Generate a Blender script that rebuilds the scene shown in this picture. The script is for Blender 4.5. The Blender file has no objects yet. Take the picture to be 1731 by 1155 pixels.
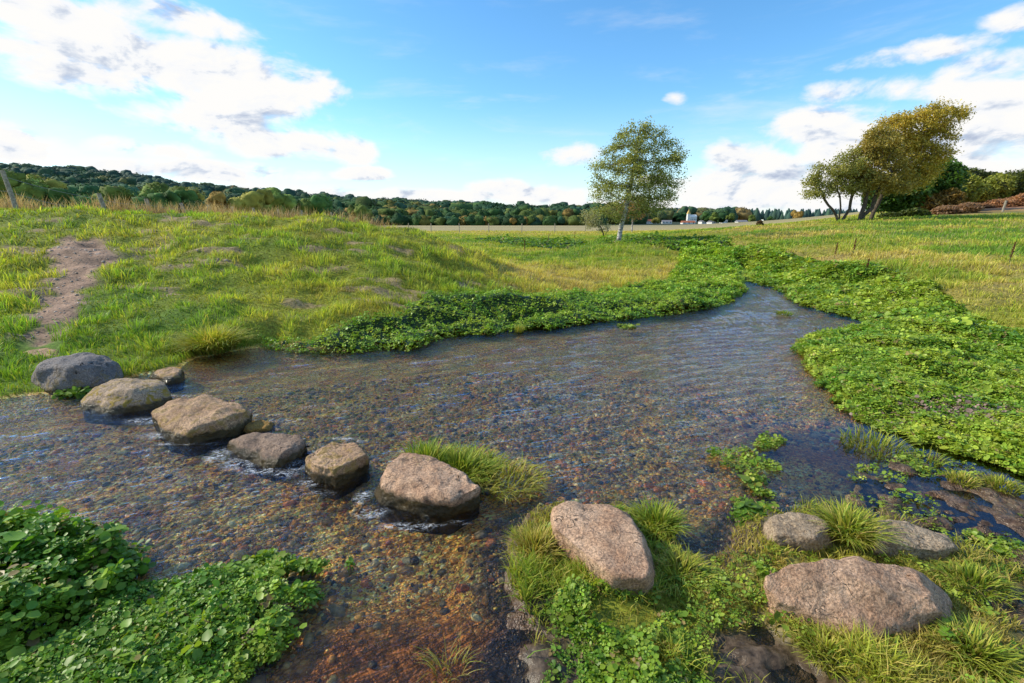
import bpy, bmesh, math, numpy as np
from math import radians as R
rng = np.random.default_rng(7)
scene = bpy.context.scene
COL = scene.collection

# ------------------------------------------------------------------ camera geometry
W0, H0, F = 1731.0, 1155.0, 800.0
CAMZ = 1.6
HOR = 376.0
PITCH = math.atan((H0/2-HOR)/F)
CP, SP = math.cos(PITCH), math.sin(PITCH)

def ray(px, py):
    X = (px-W0/2)/F; V = (H0/2-py)/F
    return np.array([X, CP+V*SP, -SP+V*CP])
def atz(px, py, z=0.0):
    d = ray(px, py); t = (z-CAMZ)/d[2]
    return np.array([d[0]*t, d[1]*t, z])
def aty(px, py, Y):
    d = ray(px, py); t = Y/d[1]
    return np.array([d[0]*t, Y, CAMZ+d[2]*t])
def poly(pts, z=0.0):
    return np.array([atz(p[0], p[1], p[2] if len(p) > 2 else z)[:2] for p in pts])

# ------------------------------------------------------------------ numpy noise
def _h(ix, iy, iz, s):
    n = (ix.astype(np.int64)*374761393 + iy.astype(np.int64)*668265263 + iz.astype(np.int64)*2147483647 + s*974711) & 0xffffffff
    n = ((n ^ (n >> 13))*1274126177) & 0xffffffff
    n = (n ^ (n >> 16)) & 0xffffff
    return n/float(0xffffff)*2-1
def noise3(x, y, z, s=0):
    x = np.asarray(x, float); y = np.asarray(y, float); z = np.asarray(z, float)+np.zeros_like(x)
    ix, iy, iz = np.floor(x), np.floor(y), np.floor(z)
    fx, fy, fz = x-ix, y-iy, z-iz
    fx, fy, fz = [f*f*f*(f*(f*6-15)+10) for f in (fx, fy, fz)]
    r = 0
    for a in (0, 1):
        for b in (0, 1):
            for c in (0, 1):
                w = (fx if a else 1-fx)*(fy if b else 1-fy)*(fz if c else 1-fz)
                r = r + w*_h(ix+a, iy+b, iz+c, s)
    return r
def fbm(x, y, z=0.0, o=4, s=0):
    a, r, t = 1.0, 0, 0
    x = np.asarray(x, float); y = np.asarray(y, float); z = np.asarray(z, float)
    for k in range(o):
        r = r + a*noise3(x*2**k+k*17.3, y*2**k-k*9.1, z*2**k+k*5.7, s+k); t += a; a *= .5
    return r/t*1.5
def sstep(a, b, x):
    t = np.clip((x-a)/(b-a), 0, 1); return t*t*(3-2*t)

def sdist(x, y, P):
    """signed distance to polygon, negative inside"""
    x = np.asarray(x, float).ravel(); y = np.asarray(y, float).ravel()
    out = np.empty(x.size)
    n = len(P)
    for s in range(0, x.size, 200000):
        xs = x[s:s+200000]; ys = y[s:s+200000]
        d = np.full(xs.size, 1e18); ins = np.zeros(xs.size, bool)
        for i in range(n):
            ax, ay = P[i]; bx, by = P[(i+1) % n]
            ex, ey = bx-ax, by-ay
            t = np.clip(((xs-ax)*ex+(ys-ay)*ey)/(ex*ex+ey*ey+1e-12), 0, 1)
            dd = (xs-ax-t*ex)**2+(ys-ay-t*ey)**2
            d = np.minimum(d, dd)
            c = (ay > ys) != (by > ys)
            if ey != 0:
                ins ^= c & (xs < ex*(ys-ay)/ey+ax)
        out[s:s+200000] = np.where(ins, -1, 1)*np.sqrt(d)
    return out

# ------------------------------------------------------------------ outlines (traced on the water plane)
WATER = poly([(-900, 730), (-300, 692), (0, 676), (60, 670), (140, 658), (215, 640), (300, 622), (330, 606), (420, 590), (470, 580),
 (600, 585), (720, 565), (850, 550), (1000, 535), (1150, 518), (1235, 500), (1245, 480), (1248, 466), (1256, 458), (1275, 462), (1310, 475), (1350, 492), (1370, 508), (1500, 535), (1510, 552), (1450, 565), (1390, 580),
 (1385, 620), (1410, 660), (1450, 690), (1510, 712), (1570, 730), (1650, 750), (1731, 785), (1900, 850), (2150, 960),
 (1950, 1010), (1731, 968), (1650, 945), (1600, 905), (1480, 868), (1300, 862), (1262, 880), (1240, 925), (1200, 960), (1150, 930), (1100, 880),
 (1060, 856), (930, 858), (893, 890), (868, 930), (872, 990), (905, 1040), (930, 1080), (890, 1120), (880, 1200), (880, 1400),
 (0, 1500), (-900, 1500), (-1500, 900)])
MUDR = poly([(1450, 800), (1520, 765), (1580, 765), (1731, 825), (2050, 960), (1950, 1030), (1731, 975), (1640, 935), (1520, 872), (1440, 845)])
MUD2 = poly([(1200, 1075), (1300, 1060), (1385, 1130), (1440, 1200), (1420, 1300), (1180, 1300)])
MUD3 = poly([(850, 1105), (960, 1095), (1020, 1180), (1000, 1400), (840, 1400)])
MUD4 = poly([(1640, 1010), (1731, 985), (1900, 1040), (1900, 1120), (1731, 1090), (1680, 1060)])
SILT = poly([(380, 1150), (560, 1010), (700, 1000), (850, 1020), (900, 1040), (930, 1090), (900, 1400), (200, 1400)])

CRESS_MID = poly([(436, 583), (470, 592), (520, 598), (590, 598), (640, 592), (700, 592), (730, 582), (745, 572), (800, 568), (850, 563), (900, 560),
 (960, 553), (1020, 545), (1080, 539), (1140, 531), (1200, 522), (1240, 511), (1258, 492), (1255, 470),
 (1262, 446, .2), (1240, 437, .2), (1200, 432, .2), (1150, 430, .2), (1145, 448, .2), (1130, 466, .2), (1110, 474, .2), (1050, 480, .2), (960, 494, .2), (900, 504, .2), (830, 509, .2),
 (760, 514, .2), (700, 524, .2), (670, 540, .2), (600, 545, .2), (520, 562, .2), (440, 570, .1)])
CRESS_RIGHT = poly([(1250, 472), (1285, 481), (1310, 486), (1330, 497), (1345, 513), (1400, 527), (1450, 540), (1475, 547), (1430, 557), (1362, 571),
 (1352, 590), (1362, 622), (1385, 645), (1405, 675), (1425, 697), (1480, 723), (1540, 745), (1600, 762), (1660, 778), (1731, 800), (1850, 860), (1980, 880),
 (2000, 700, .15), (1850, 610, .15), (1731, 560, .15), (1690, 545, .15), (1620, 522, .15), (1560, 494, .15), (1500, 477, .15), (1420, 464, .15), (1340, 452, .15), (1290, 442, .15), (1244, 438, .15)])
CRESS_FAR = poly([(1020, 434), (1100, 440), (1180, 446), (1240, 446), (1230, 436), (1180, 430), (1100, 424), (1040, 420), (1000, 424)])
CRESS_FAR2 = poly([(800, 412), (860, 421), (960, 431), (1005, 428), (960, 416), (900, 412), (850, 409)])
CRESS_NL = poly([(-400, 960), (-60, 905), (0, 900), (80, 905), (170, 925), (222, 965), (205, 1010), (140, 1060), (60, 1100), (-40, 1140), (-400, 1200)])
CRESS_NM = poly([(225, 985), (310, 985), (380, 965), (450, 945), (520, 935), (565, 955), (580, 985), (550, 1020), (505, 1075), (450, 1110), (400, 1150), (330, 1220), (0, 1400), (-400, 1400), (-300, 1130), (0, 1120), (120, 1060)])
CRESS_K = poly([(955, 1000), (1060, 1005), (1120, 1000), (1190, 1060), (1215, 1150), (1190, 1280), (1020, 1300), (960, 1110), (935, 1060)])
CRESS_K2 = poly([(1200, 975), (1290, 960), (1310, 1000), (1350, 1060), (1300, 1060), (1240, 1040), (1200, 1020)])

# ------------------------------------------------------------------ land: control heights in log-polar space
def lp(x, y):
    y = y+1.5
    r = np.sqrt(x*x+y*y)
    return np.arctan2(x, y), np.log(np.maximum(r, .05))
cps = []
def cy(px, py, Y): cps.append(aty(px, py, Y))
def cz(px, py, z): cps.append(atz(px, py, z))
# left mound
for px, lst in {
  -700: [(640, 4.7), (520, 7), (420, 9.2), (357, 11)],
  -200: [(660, 4.4), (520, 6.9), (430, 8.8), (385, 10), (356, 11)],
  0:    [(640, 4.6), (600, 5.2), (500, 7.0), (430, 8.8), (388, 10), (358, 11)],
  100:  [(575, 5.7), (500, 7.2), (420, 9.2), (385, 10.2), (359, 11)],
  250:  [(590, 5.5), (540, 6.3), (480, 7.7), (430, 9), (390, 10.1), (362, 11.2)],
  400:  [(575, 5.8), (540, 6.4), (480, 7.8), (430, 9), (390, 10.2), (364, 11.5)],
  550:  [(560, 6.25), (540, 6.6), (480, 8.0), (430, 9.2), (395, 10.4), (369, 11.8)],
  700:  [(540, 6.9), (510, 7.7), (450, 9.1), (410, 10.5), (389, 11.8)],
  800:  [(520, 7.8), (470, 9.6), (425, 11.6)],
  880:  [(500, 8.9), (466, 11.2)]}.items():
    for py, Y in lst: cy(px, py, Y)
# behind the mound
for px in (-900, -300, 0, 200, 400): cps.append(np.array([(px-W0/2)/F*15*.98, 15, 1.25])); cps.append(np.array([(px-W0/2)/F*24, 24, .7])); cps.append(np.array([(px-W0/2)/F*60, 60, .4]))
for px, z in ((550, 1.0), (700, .5), (800, .2)): cps.append(np.array([(px-W0/2)/F*14.5, 14.5, z])); cps.append(np.array([(px-W0/2)/F*24, 24, .3]))
# central meadow
for px, py, z in ((950, 490, .14), (1000, 470, .14), (1060, 450, .15), (900, 440, .15), (980, 425, .18), (860, 420, .15), (760, 400, .35), (900, 400, .25), (1000, 400, .35), (800, 391, .35), (1150, 410, .55)):
    cz(px, py, z)
cps.append(aty(1045, 411, 24)); cps.append(aty(1000, 408, 24)); cps.append(aty(1100, 399, 26)); cps.append(aty(1090, 418, 20))
# right bank
for px, lst in {
  1250: [(425, 17), (405, 21), (388, 28)],
  1400: [(450, 12.5), (425, 16), (395, 23), (374, 31)],
  1560: [(484, 9.3), (455, 11.5), (420, 16), (390, 22.5), (368, 31)],
  1731: [(540, 7.2), (500, 8.6), (450, 11.2), (400, 19), (366, 31)],
  2100: [(700, 4), (560, 6.8), (450, 11.2), (400, 19), (364, 31)],
  2600: [(700, 4), (560, 6.8), (450, 11.2), (400, 19), (364, 31)]}.items():
    for py, Y in lst: cy(px, py, Y)
cy(1180, 393, 29); cy(1560, 358, 42); cy(1640, 345, 46); cy(1731, 322, 50); cy(2100, 290, 52); cy(1400, 375, 45); cy(1250, 388, 45)
cy(2600, 290, 52); cy(1731, 315, 75); cy(1400, 377, 75); cy(2400, 290, 80)
for px in (-900, -200, 300, 700, 900, 1050, 1200): cps.append(np.array([(px-W0/2)/F*95, 95, .25])); cps.append(np.array([(px-W0/2)/F*200, 200, .2]))
for px in (1400, 1731, 2400): cps.append(np.array([(px-W0/2)/F*200, 200, 1.5]))
# foreground
for px, py, z in ((1300, 463, .06), (1350, 470, .05), (1420, 485, .05), (1500, 500, .05), (1600, 545, .04), (1500, 600, .03), (1600, 650, .03), (1731, 620, .04), (1150, 462, .05), (1200, 442, .14), (1230, 460, .04), (1000, 512, .05), (1090, 492, .05), (1020, 1000, .09), (900, 940, .05), (1130, 930, .06), (1100, 1100, .07), (1440, 1100, .09), (1450, 930, .06), (1700, 1050, .06), (1600, 1155, .08), (1250, 1050, .04), (1300, 1300, .06), (1731, 700, .06), (1900, 1200, .08), (1731, 900, .04)):
    cz(px, py, z)
for x, y, z in ((0, 0, .08), (0, -1, .1), (-3, 0, .1), (3, 0, .1), (0, -4, .2), (-8, 0, .4), (9, 0, .3), (-20, -3, .8), (20, -3, .6)): cps.append(np.array([x, y, z]))
CPS = np.array(cps)
_u, _v = lp(CPS[:, 0], CPS[:, 1])
CUV = np.stack([_u*1.0, _v*.8], 1)
_D = np.sqrt(((CUV[:, None]-CUV[None])**2).sum(-1)+1e-4)
_n = len(CPS)
A = np.zeros((_n+1, _n+1)); A[:_n, :_n] = _D - np.eye(_n)*.004; A[:_n, _n] = 1; A[_n, :_n] = 1
CW = np.linalg.solve(A, np.append(CPS[:, 2], 0))

HPX = np.array([-1500, -400, 0, 150, 250, 330, 450, 550, 640, 700, 780, 850, 1000, 1170, 1230, 1290, 1340, 1420, 2400], float)
HPY = np.array([306, 302, 300, 305, 313, 328, 337, 345, 354, 353, 356, 364, 366, 369, 370, 371, 374, 374, 374], float)
def far_h(x, y):
    px = W0/2+F*x/np.maximum(y, 1)
    py = np.interp(px, HPX, HPY)
    zc = CAMZ+np.maximum((HOR-py)/F*600*1.0, 0)-4
    return np.maximum(zc, 0)*sstep(250, 600, y)

def land(x, y):
    x = np.asarray(x, float).ravel(); y = np.asarray(y, float).ravel()
    out = np.empty(x.size)
    for s in range(0, x.size, 100000):
        xs, ys = x[s:s+100000], y[s:s+100000]
        u, v = lp(xs, ys); v = np.minimum(v, math.log(210))*.8
        d = np.sqrt((u[:, None]-CUV[None, :, 0])**2+(v[:, None]-CUV[None, :, 1])**2+1e-4)
        out[s:s+100000] = d@CW[:_n]+CW[_n]
    return np.maximum(out, .045)+far_h(x, y)

def ground(x, y, detail=True):
    x = np.asarray(x, float); y = np.asarray(y, float); sh = x.shape
    x = x.ravel(); y = y.ravel()
    L = land(x, y)
    sd = sdist(x, y, WATER)
    r = np.sqrt(x*x+y*y)
    nr_ = sstep(4.5, 3.0, r)
    wob = fbm(x*2.2, y*2.2, o=3, s=3)*.06+nr_*fbm(x*7, y*7, o=3, s=4)*.05
    L = L*(1-.35*nr_)
    sdw = sd+wob
    k = sstep(0.0, .45, sdw)
    bed = -.02-.085*sstep(0, .5, -sdw)+fbm(x*1.3, y*1.3, o=3, s=8)*.018
    silt = sstep(.1, -.2, sdist(x, y, SILT))
    bed = bed*(1-silt*.45)
    shore = .012+.03*sstep(0, .15, sdw)
    h = np.where(sdw < 0, bed, shore*(1-k)+L*k)
    edge = sstep(-.06, .0, sdw)*(sdw < 0)
    h = np.where(sdw < 0, bed*(1-edge)+.0*edge, h)
    # land roughness
    h = h+nr_*np.exp(-(sdw/.13)**2)*fbm(x*13, y*13, o=4, s=12)*.022
    amp = sstep(.05, 1.0, sd)
    near = sstep(60, 20, r)
    h = h+amp*near*(fbm(x*.9, y*1.6, o=3, s=21)*.07+fbm(x*2.6, y*4.5, o=3, s=22)*.05)
    h = h+sstep(0, .2, sd)*sstep(4.5, 3.0, r)*fbm(x*9, y*9, o=3, s=31)*.02
    # trampled mud
    for P, a, c in ((MUDR, .046, -.002), (MUD2, .034, .002), (MUD3, .03, -.002), (MUD4, .03, .01)):
        m = sstep(.12, -.1, sdist(x, y, P)+fbm(x*4, y*4, s=41)*.06)
        rough = fbm(x*8, y*11, o=5, s=42); rough = np.sign(rough)*np.abs(rough)**.8
        h = h*(1-m)+m*(c+a*rough+.010*fbm(x*24, y*24, o=2, s=43))
    return h.reshape(sh)
def gz(x, y): return float(ground(np.array([x]), np.array([y]))[0])
TH = np.linspace(-R(100), R(100), 1100)
RR = np.concatenate([np.geomspace(1.6, 16, 420), np.geomspace(16.3, 120, 200), np.geomspace(124, 9000, 130)])
_T, _Q = np.meshgrid(TH, RR)
GX, GY = (_Q*np.sin(_T)).ravel(), (_Q*np.cos(_T)-1.5).ravel()
GZ = ground(GX, GY)
GS = sdist(GX, GY, WATER)
def look(arr, x, y):
    y = y+1.5; r = np.clip(np.hypot(x, y), RR[0], RR[-1]*.999); t = np.clip(np.arctan2(x, y), TH[0], TH[-1]-1e-6)
    i = np.clip(np.searchsorted(RR, r)-1, 0, len(RR)-2); f = (r-RR[i])/(RR[i+1]-RR[i])
    u = (t-TH[0])/(TH[1]-TH[0]); j = np.clip(u.astype(int), 0, len(TH)-2); u = u-j
    n = len(TH)
    return (arr[i*n+j]*(1-u)+arr[i*n+j+1]*u)*(1-f)+(arr[(i+1)*n+j]*(1-u)+arr[(i+1)*n+j+1]*u)*f
def gfast(x, y): return look(GZ, np.asarray(x, float), np.asarray(y, float))
def sfast(x, y): return look(GS, np.asarray(x, float), np.asarray(y, float))
_ys = np.concatenate([np.arange(1.2, 16, .06), np.arange(16, 120, .8)])
def hit(px, py):
    d = ray(px, py)
    X = d[0]/d[1]*_ys; Z = CAMZ+d[2]/d[1]*_ys
    g = ground(X, _ys)
    k = np.argmax(Z <= g) if np.any(Z <= g) else len(_ys)-1
    return np.array([X[k], _ys[k], g[k]])
PATH = np.array([hit(*p)[:2] for p in [(120, 404), (205, 425), (185, 450), (150, 470), (142, 510), (132, 545), (70, 583), (40, 570), (72, 515), (84, 470), (88, 440), (100, 412)]])

# ------------------------------------------------------------------ mesh helpers
def link(o, parent=None):
    COL.objects.link(o)
    if parent: o.parent = parent
    return o
def mesh_np(name, V, T, mat, col=None, parent=None, smooth=False, attrs=None, k=3):
    me = bpy.data.meshes.new(name)
    V = np.ascontiguousarray(V, np.float32); T = np.ascontiguousarray(T, np.int32)
    me.vertices.add(len(V)); me.vertices.foreach_set('co', V.ravel())
    me.loops.add(T.size); me.loops.foreach_set('vertex_index', T.ravel())
    me.polygons.add(len(T)); me.polygons.foreach_set('loop_start', np.arange(0, T.size, k, dtype=np.int32))
    if smooth: me.polygons.foreach_set('use_smooth', np.ones(len(T), bool))
    else: me.polygons.foreach_set('use_smooth', np.zeros(len(T), bool))
    me.update(calc_edges=True)
    if col is not None:
        a = me.attributes.new('Col', 'FLOAT_COLOR', 'POINT')
        c = np.ones((len(V), 4), np.float32); c[:, :col.shape[1]] = col
        a.data.foreach_set('color', c.ravel())
    for n, arr in (attrs or {}).items():
        a = me.attributes.new(n, 'FLOAT', 'POINT'); a.data.foreach_set('value', np.ascontiguousarray(arr, np.float32))
    if mat: me.materials.append(mat)
    return link(bpy.data.objects.new(name, me), parent)
def tag(o, label=None, cat=None, group=None, kind=None):
    if label: o['label'] = label
    if cat: o['category'] = cat
    if group: o['group'] = group
    if kind: o['kind'] = kind
    return o
def empty(name, loc):
    o = bpy.data.objects.new(name, None); o.location = loc; o.empty_display_size = .2
    return link(o)
def recenter(o, c):
    me = o.data; n = len(me.vertices); a = np.empty(n*3, np.float32); me.vertices.foreach_get('co', a)
    a = a.reshape(-1, 3)-np.array(c, np.float32); me.vertices.foreach_set('co', a.ravel()); o.location = c; me.update()

def inst(tv, tt, pos, rot, scl, col):
    """merge copies of a template: rot (n,3,3), scl (n,3) or (n,1)"""
    n = len(pos); k = len(tv)
    v = np.einsum('nij,nkj->nki', rot, tv[None]*scl[:, None, :])+pos[:, None]
    t = tt[None]+(np.arange(n)*k)[:, None, None]
    c = np.repeat(col[:, None], k, 1)
    return v.reshape(-1, 3), t.reshape(-1, tt.shape[1]), c.reshape(-1, 3)
def rot_tilt(az, tilt, spin):
    """rows: local z is tilted from up by tilt toward azimuth az"""
    ca, sa, ct, st, cs, ss = np.cos(az), np.sin(az), np.cos(tilt), np.sin(tilt), np.cos(spin), np.sin(spin)
    n = len(az)
    Rz = np.zeros((n, 3, 3)); Rz[:, 0, 0] = ca; Rz[:, 0, 1] = -sa; Rz[:, 1, 0] = sa; Rz[:, 1, 1] = ca; Rz[:, 2, 2] = 1
    Ry = np.zeros((n, 3, 3)); Ry[:, 0, 0] = ct; Ry[:, 0, 2] = st; Ry[:, 1, 1] = 1; Ry[:, 2, 0] = -st; Ry[:, 2, 2] = ct
    Rs = np.zeros((n, 3, 3)); Rs[:, 0, 0] = cs; Rs[:, 0, 1] = -ss; Rs[:, 1, 0] = ss; Rs[:, 1, 1] = cs; Rs[:, 2, 2] = 1
    return Rz@Ry@Rs
def ico(sub):
    bm = bmesh.new(); bmesh.ops.create_icosphere(bm, subdivisions=sub, radius=1)
    v = np.array([q.co[:] for q in bm.verts]); t = np.array([[q.index for q in f.verts] for f in bm.faces]); bm.free()
    return v, t

# ------------------------------------------------------------------ materials
def newmat(name):
    m = bpy.data.materials.new(name); m.use_nodes = True
    nt = m.node_tree; nt.nodes.clear()
    return m, nt
class G:
    def __init__(s, nt): s.nt = nt
    def n(s, t, **kw):
        x = s.nt.nodes.new(t)
        for k, v in kw.items():
            if k.startswith('i_'):
                x.inputs[k[2:].replace('_', ' ')].default_value = v
            else: setattr(x, k, v)
        return x
    def l(s, a, b): s.nt.links.new(a, b)
    def math(s, op, a, b=None, c=None, clamp=False):
        x = s.nt.nodes.new('ShaderNodeMath'); x.operation = op; x.use_clamp = clamp
        for i, q in enumerate((a, b, c)):
            if q is None: continue
            if isinstance(q, (int, float)): x.inputs[i].default_value = q
            else: s.l(q, x.inputs[i])
        return x.outputs[0]
    def mix(s, f, a, b, bt='MIX'):
        x = s.nt.nodes.new('ShaderNodeMix'); x.data_type = 'RGBA'; x.blend_type = bt
        for sock, q in ((x.inputs['Factor'], f), (x.inputs[6], a), (x.inputs[7], b)):
            if isinstance(q, (int, float)): sock.default_value = q
            elif isinstance(q, tuple): sock.default_value = (*q, 1)
            else: s.l(q, sock)
        return x.outputs[2]
    def ramp(s, f, st):
        x = s.nt.nodes.new('ShaderNodeValToRGB'); e = x.color_ramp.elements
        while len(e) < len(st): e.new(.5)
        for q, (p, c) in zip(e, st):
            q.position = p; q.color = (*c, 1) if len(c) == 3 else c
        s.l(f, x.inputs[0]); return x.outputs[0]
    def maprange(s, f, a, b, c=0.0, d=1.0, sm=True):
        x = s.nt.nodes.new('ShaderNodeMapRange'); x.interpolation_type = 'SMOOTHSTEP' if sm else 'LINEAR'
        s.l(f, x.inputs[0])
        for i, v in enumerate((a, b, c, d)): x.inputs[i+1].default_value = v
        return x.outputs[0]
    def attr(s, n): return s.n('ShaderNodeAttribute', attribute_name=n)
    def noise(s, vec, sc, det=4, rough=.55, dist=0.0):
        x = s.n('ShaderNodeTexNoise'); x.inputs['Scale'].default_value = sc; x.inputs['Detail'].default_value = det
        x.inputs['Roughness'].default_value = rough; x.inputs['Distortion'].default_value = dist
        if vec is not None: s.l(vec, x.inputs['Vector'])
        return x.outputs['Fac']

def leaf_mat(name, rough=.5, trans=.35, spec=.5):
    m, nt = newmat(name); g = G(nt)
    a = g.attr('Col').outputs['Color']
    p = g.n('ShaderNodeBsdfPrincipled'); g.l(a, p.inputs['Base Color'])
    p.inputs['Roughness'].default_value = rough; p.inputs['Specular IOR Level'].default_value = spec
    t = g.n('ShaderNodeBsdfTranslucent')
    g.l(g.mix(1.0, a, (1.25, 1.2, .55), 'MULTIPLY'), t.inputs['Color'])
    mx = g.n('ShaderNodeMixShader'); mx.inputs[0].default_value = trans
    g.l(p.outputs[0], mx.inputs[1]); g.l(t.outputs[0], mx.inputs[2])
    o = g.n('ShaderNodeOutputMaterial'); g.l(mx.outputs[0], o.inputs[0])
    return m
def plain(name, c, rough=.8, nscale=8, var=.35, bump=.3, bdist=.02, usecol=False):
    m, nt = newmat(name); g = G(nt)
    co = g.n('ShaderNodeTexCoord').outputs['Object']
    f = g.noise(co, nscale, 6, .6)
    base = g.attr('Col').outputs['Color'] if usecol else c
    dark = g.mix(1.0, base, (1-var,)*3, 'MULTIPLY')
    lt = g.mix(1.0, base, (1+var,)*3, 'MULTIPLY')
    col = g.mix(g.maprange(f, .3, .7), dark, lt)
    p = g.n('ShaderNodeBsdfPrincipled'); g.l(col, p.inputs['Base Color']); p.inputs['Roughness'].default_value = rough
    p.inputs['Specular IOR Level'].default_value = .25
    b = g.n('ShaderNodeBump'); b.inputs['Strength'].default_value = bump; b.inputs['Distance'].default_value = bdist
    g.l(f, b.inputs['Height']); g.l(b.outputs[0], p.inputs['Normal'])
    o = g.n('ShaderNodeOutputMaterial'); g.l(p.outputs[0], o.inputs[0])
    return m
M_grass = leaf_mat('grass_blades', .55, .4, .3)
M_cress = leaf_mat('watercress_leaves', .46, .32, .4)
M_leaf = leaf_mat('tree_leaves', .5, .35, .4)
M_wood = leaf_mat('far_foliage', .8, .0, .1)
M_bark = plain('bark', (.09, .07, .05), .9, 9, .4, .6, .02)
M_post = plain('weathered_post', (.30, .26, .20), .85, 20, .35, .5, .01)
M_wire = plain('wire', (.25, .25, .26), .5, 50, .1, 0)
M_white = plain('white_render', (.75, .74, .70), .7, 1, .06, 0)
M_roofr = plain('red_tiles', (.36, .13, .07), .8, 2, .2, 0)
M_roofg = plain('grey_roof', (.2, .2, .22), .8, 2, .2, 0)
M_spire = plain('spire_copper', (.62, .42, .13), .6, 2, .1, 0)
M_pane = plain('dark_pane', (.04, .05, .06), .2, 2, .1, 0)

# birch bark
M_birch, nt = newmat('birch_bark'); g = G(nt)
co = g.n('ShaderNodeTexCoord').outputs['Object']
mp = g.n('ShaderNodeMapping'); mp.inputs['Scale'].default_value = (3, 3, 14); g.l(co, mp.inputs[0])
f = g.noise(mp.outputs[0], 1.6, 5, .65)
rad = g.attr('rad').outputs['Fac']
bc = g.mix(g.maprange(f, .46, .6), (.52, .48, .43), (.07, .06, .05))
bc = g.mix(g.maprange(rad, .02, .07), (.10, .075, .06), bc)
p = g.n('ShaderNodeBsdfPrincipled'); g.l(bc, p.inputs['Base Color']); p.inputs['Roughness'].default_value = .8
o = g.n('ShaderNodeOutputMaterial'); g.l(p.outputs[0], o.inputs[0])

# ground
def ground_material():
    m, nt = newmat('ground'); g = G(nt)
    co = g.n('ShaderNodeTexCoord').outputs['Object']
    col = g.attr('Col').outputs['Color']; bed = g.attr('bed').outputs['Fac']; mud = g.attr('mud').outputs['Fac']
    n1 = g.noise(co, 3.0, 6, .6); n2 = g.noise(co, 30, 5, .65); n3 = g.noise(co, .8, 4, .5)
    base = g.mix(g.maprange(n2, .3, .7), g.mix(1.0, col, (.55, .55, .55), 'MULTIPLY'), g.mix(1.0, col, (1.4, 1.4, 1.35), 'MULTIPLY'))
    # gravel
    warp = g.n('ShaderNodeVectorMath', operation='ADD')
    nz = g.n('ShaderNodeTexNoise'); nz.inputs['Scale'].default_value = 25; g.l(co, nz.inputs['Vector'])
    sc = g.n('ShaderNodeVectorMath', operation='SCALE'); sc.inputs['Scale'].default_value = .02
    g.l(nz.outputs['Color'], sc.inputs[0]); g.l(co, warp.inputs[0]); g.l(sc.outputs[0], warp.inputs[1])
    def peb(scale):
        v = g.n('ShaderNodeTexVoronoi', feature='F1'); v.inputs['Scale'].default_value = scale; g.l(warp.outputs[0], v.inputs['Vector'])
        sp = g.n('ShaderNodeSeparateColor'); g.l(v.outputs['Color'], sp.inputs[0])
        c = g.ramp(sp.outputs[0], [(0, (.15, .10, .055)), (.2, (.34, .20, .09)), (.38, (.58, .31, .10)), (.52, (.42, .28, .13)), (.66, (.72, .43, .16)), (.78, (.28, .22, .16)), (.88, (.78, .56, .28)), (1, (.88, .72, .48))])
        c = g.mix(g.maprange(v.outputs['Distance'], .42, .78), c, (.11, .065, .030))
        return c, v.outputs['Distance']
    c1, d1 = peb(44); c2, d2 = peb(95)
    sel = g.maprange(g.noise(co, 14, 3), .42, .58)
    grav = g.mix(sel, c1, c2)
    grav = g.mix(g.maprange(n1, .35, .7), grav, g.mix(1.0, grav, (.75, .55, .42), 'MULTIPLY'))
    silt = g.attr('silt').outputs['Fac']
    siltc = g.mix(g.maprange(n2, .3, .7), (.055, .022, .008), (.19, .08, .028))
    grav = g.mix(g.math('MULTIPLY', silt, g.maprange(n1, .2, .45)), grav, siltc)
    grav = g.mix(1.0, g.mix(1.0, grav, (3.0, 2.55, 1.45), 'MULTIPLY'), (.92, .88, .75), 'DARKEN')
    base = g.mix(bed, base, grav)
    # mud
    mudc = g.mix(g.maprange(n2, .3, .7), (.035, .022, .015), (.14, .095, .065))
    base = g.mix(mud, base, mudc)
    p = g.n('ShaderNodeBsdfPrincipled'); g.l(base, p.inputs['Base Color'])
    wet = g.math('MAXIMUM', mud, bed)
    g.l(g.math('SUBTRACT', g.maprange(wet, 0, 1, .95, .5), g.math('MULTIPLY', mud, .22)), p.inputs['Roughness'])
    p.inputs['Specular IOR Level'].default_value = .3
    hgt = g.math('ADD', g.math('MULTIPLY', g.math('SUBTRACT', 1.0, g.mix(sel, d1, d2)), bed), g.math('MULTIPLY', n2, .8))
    b = g.n('ShaderNodeBump'); b.inputs['Strength'].default_value = .8; b.inputs['Distance'].default_value = .012
    g.l(hgt, b.inputs['Height']); g.l(b.outputs[0], p.inputs['Normal'])
    o = g.n('ShaderNodeOutputMaterial'); g.l(p.outputs[0], o.inputs[0])
    return m

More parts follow.
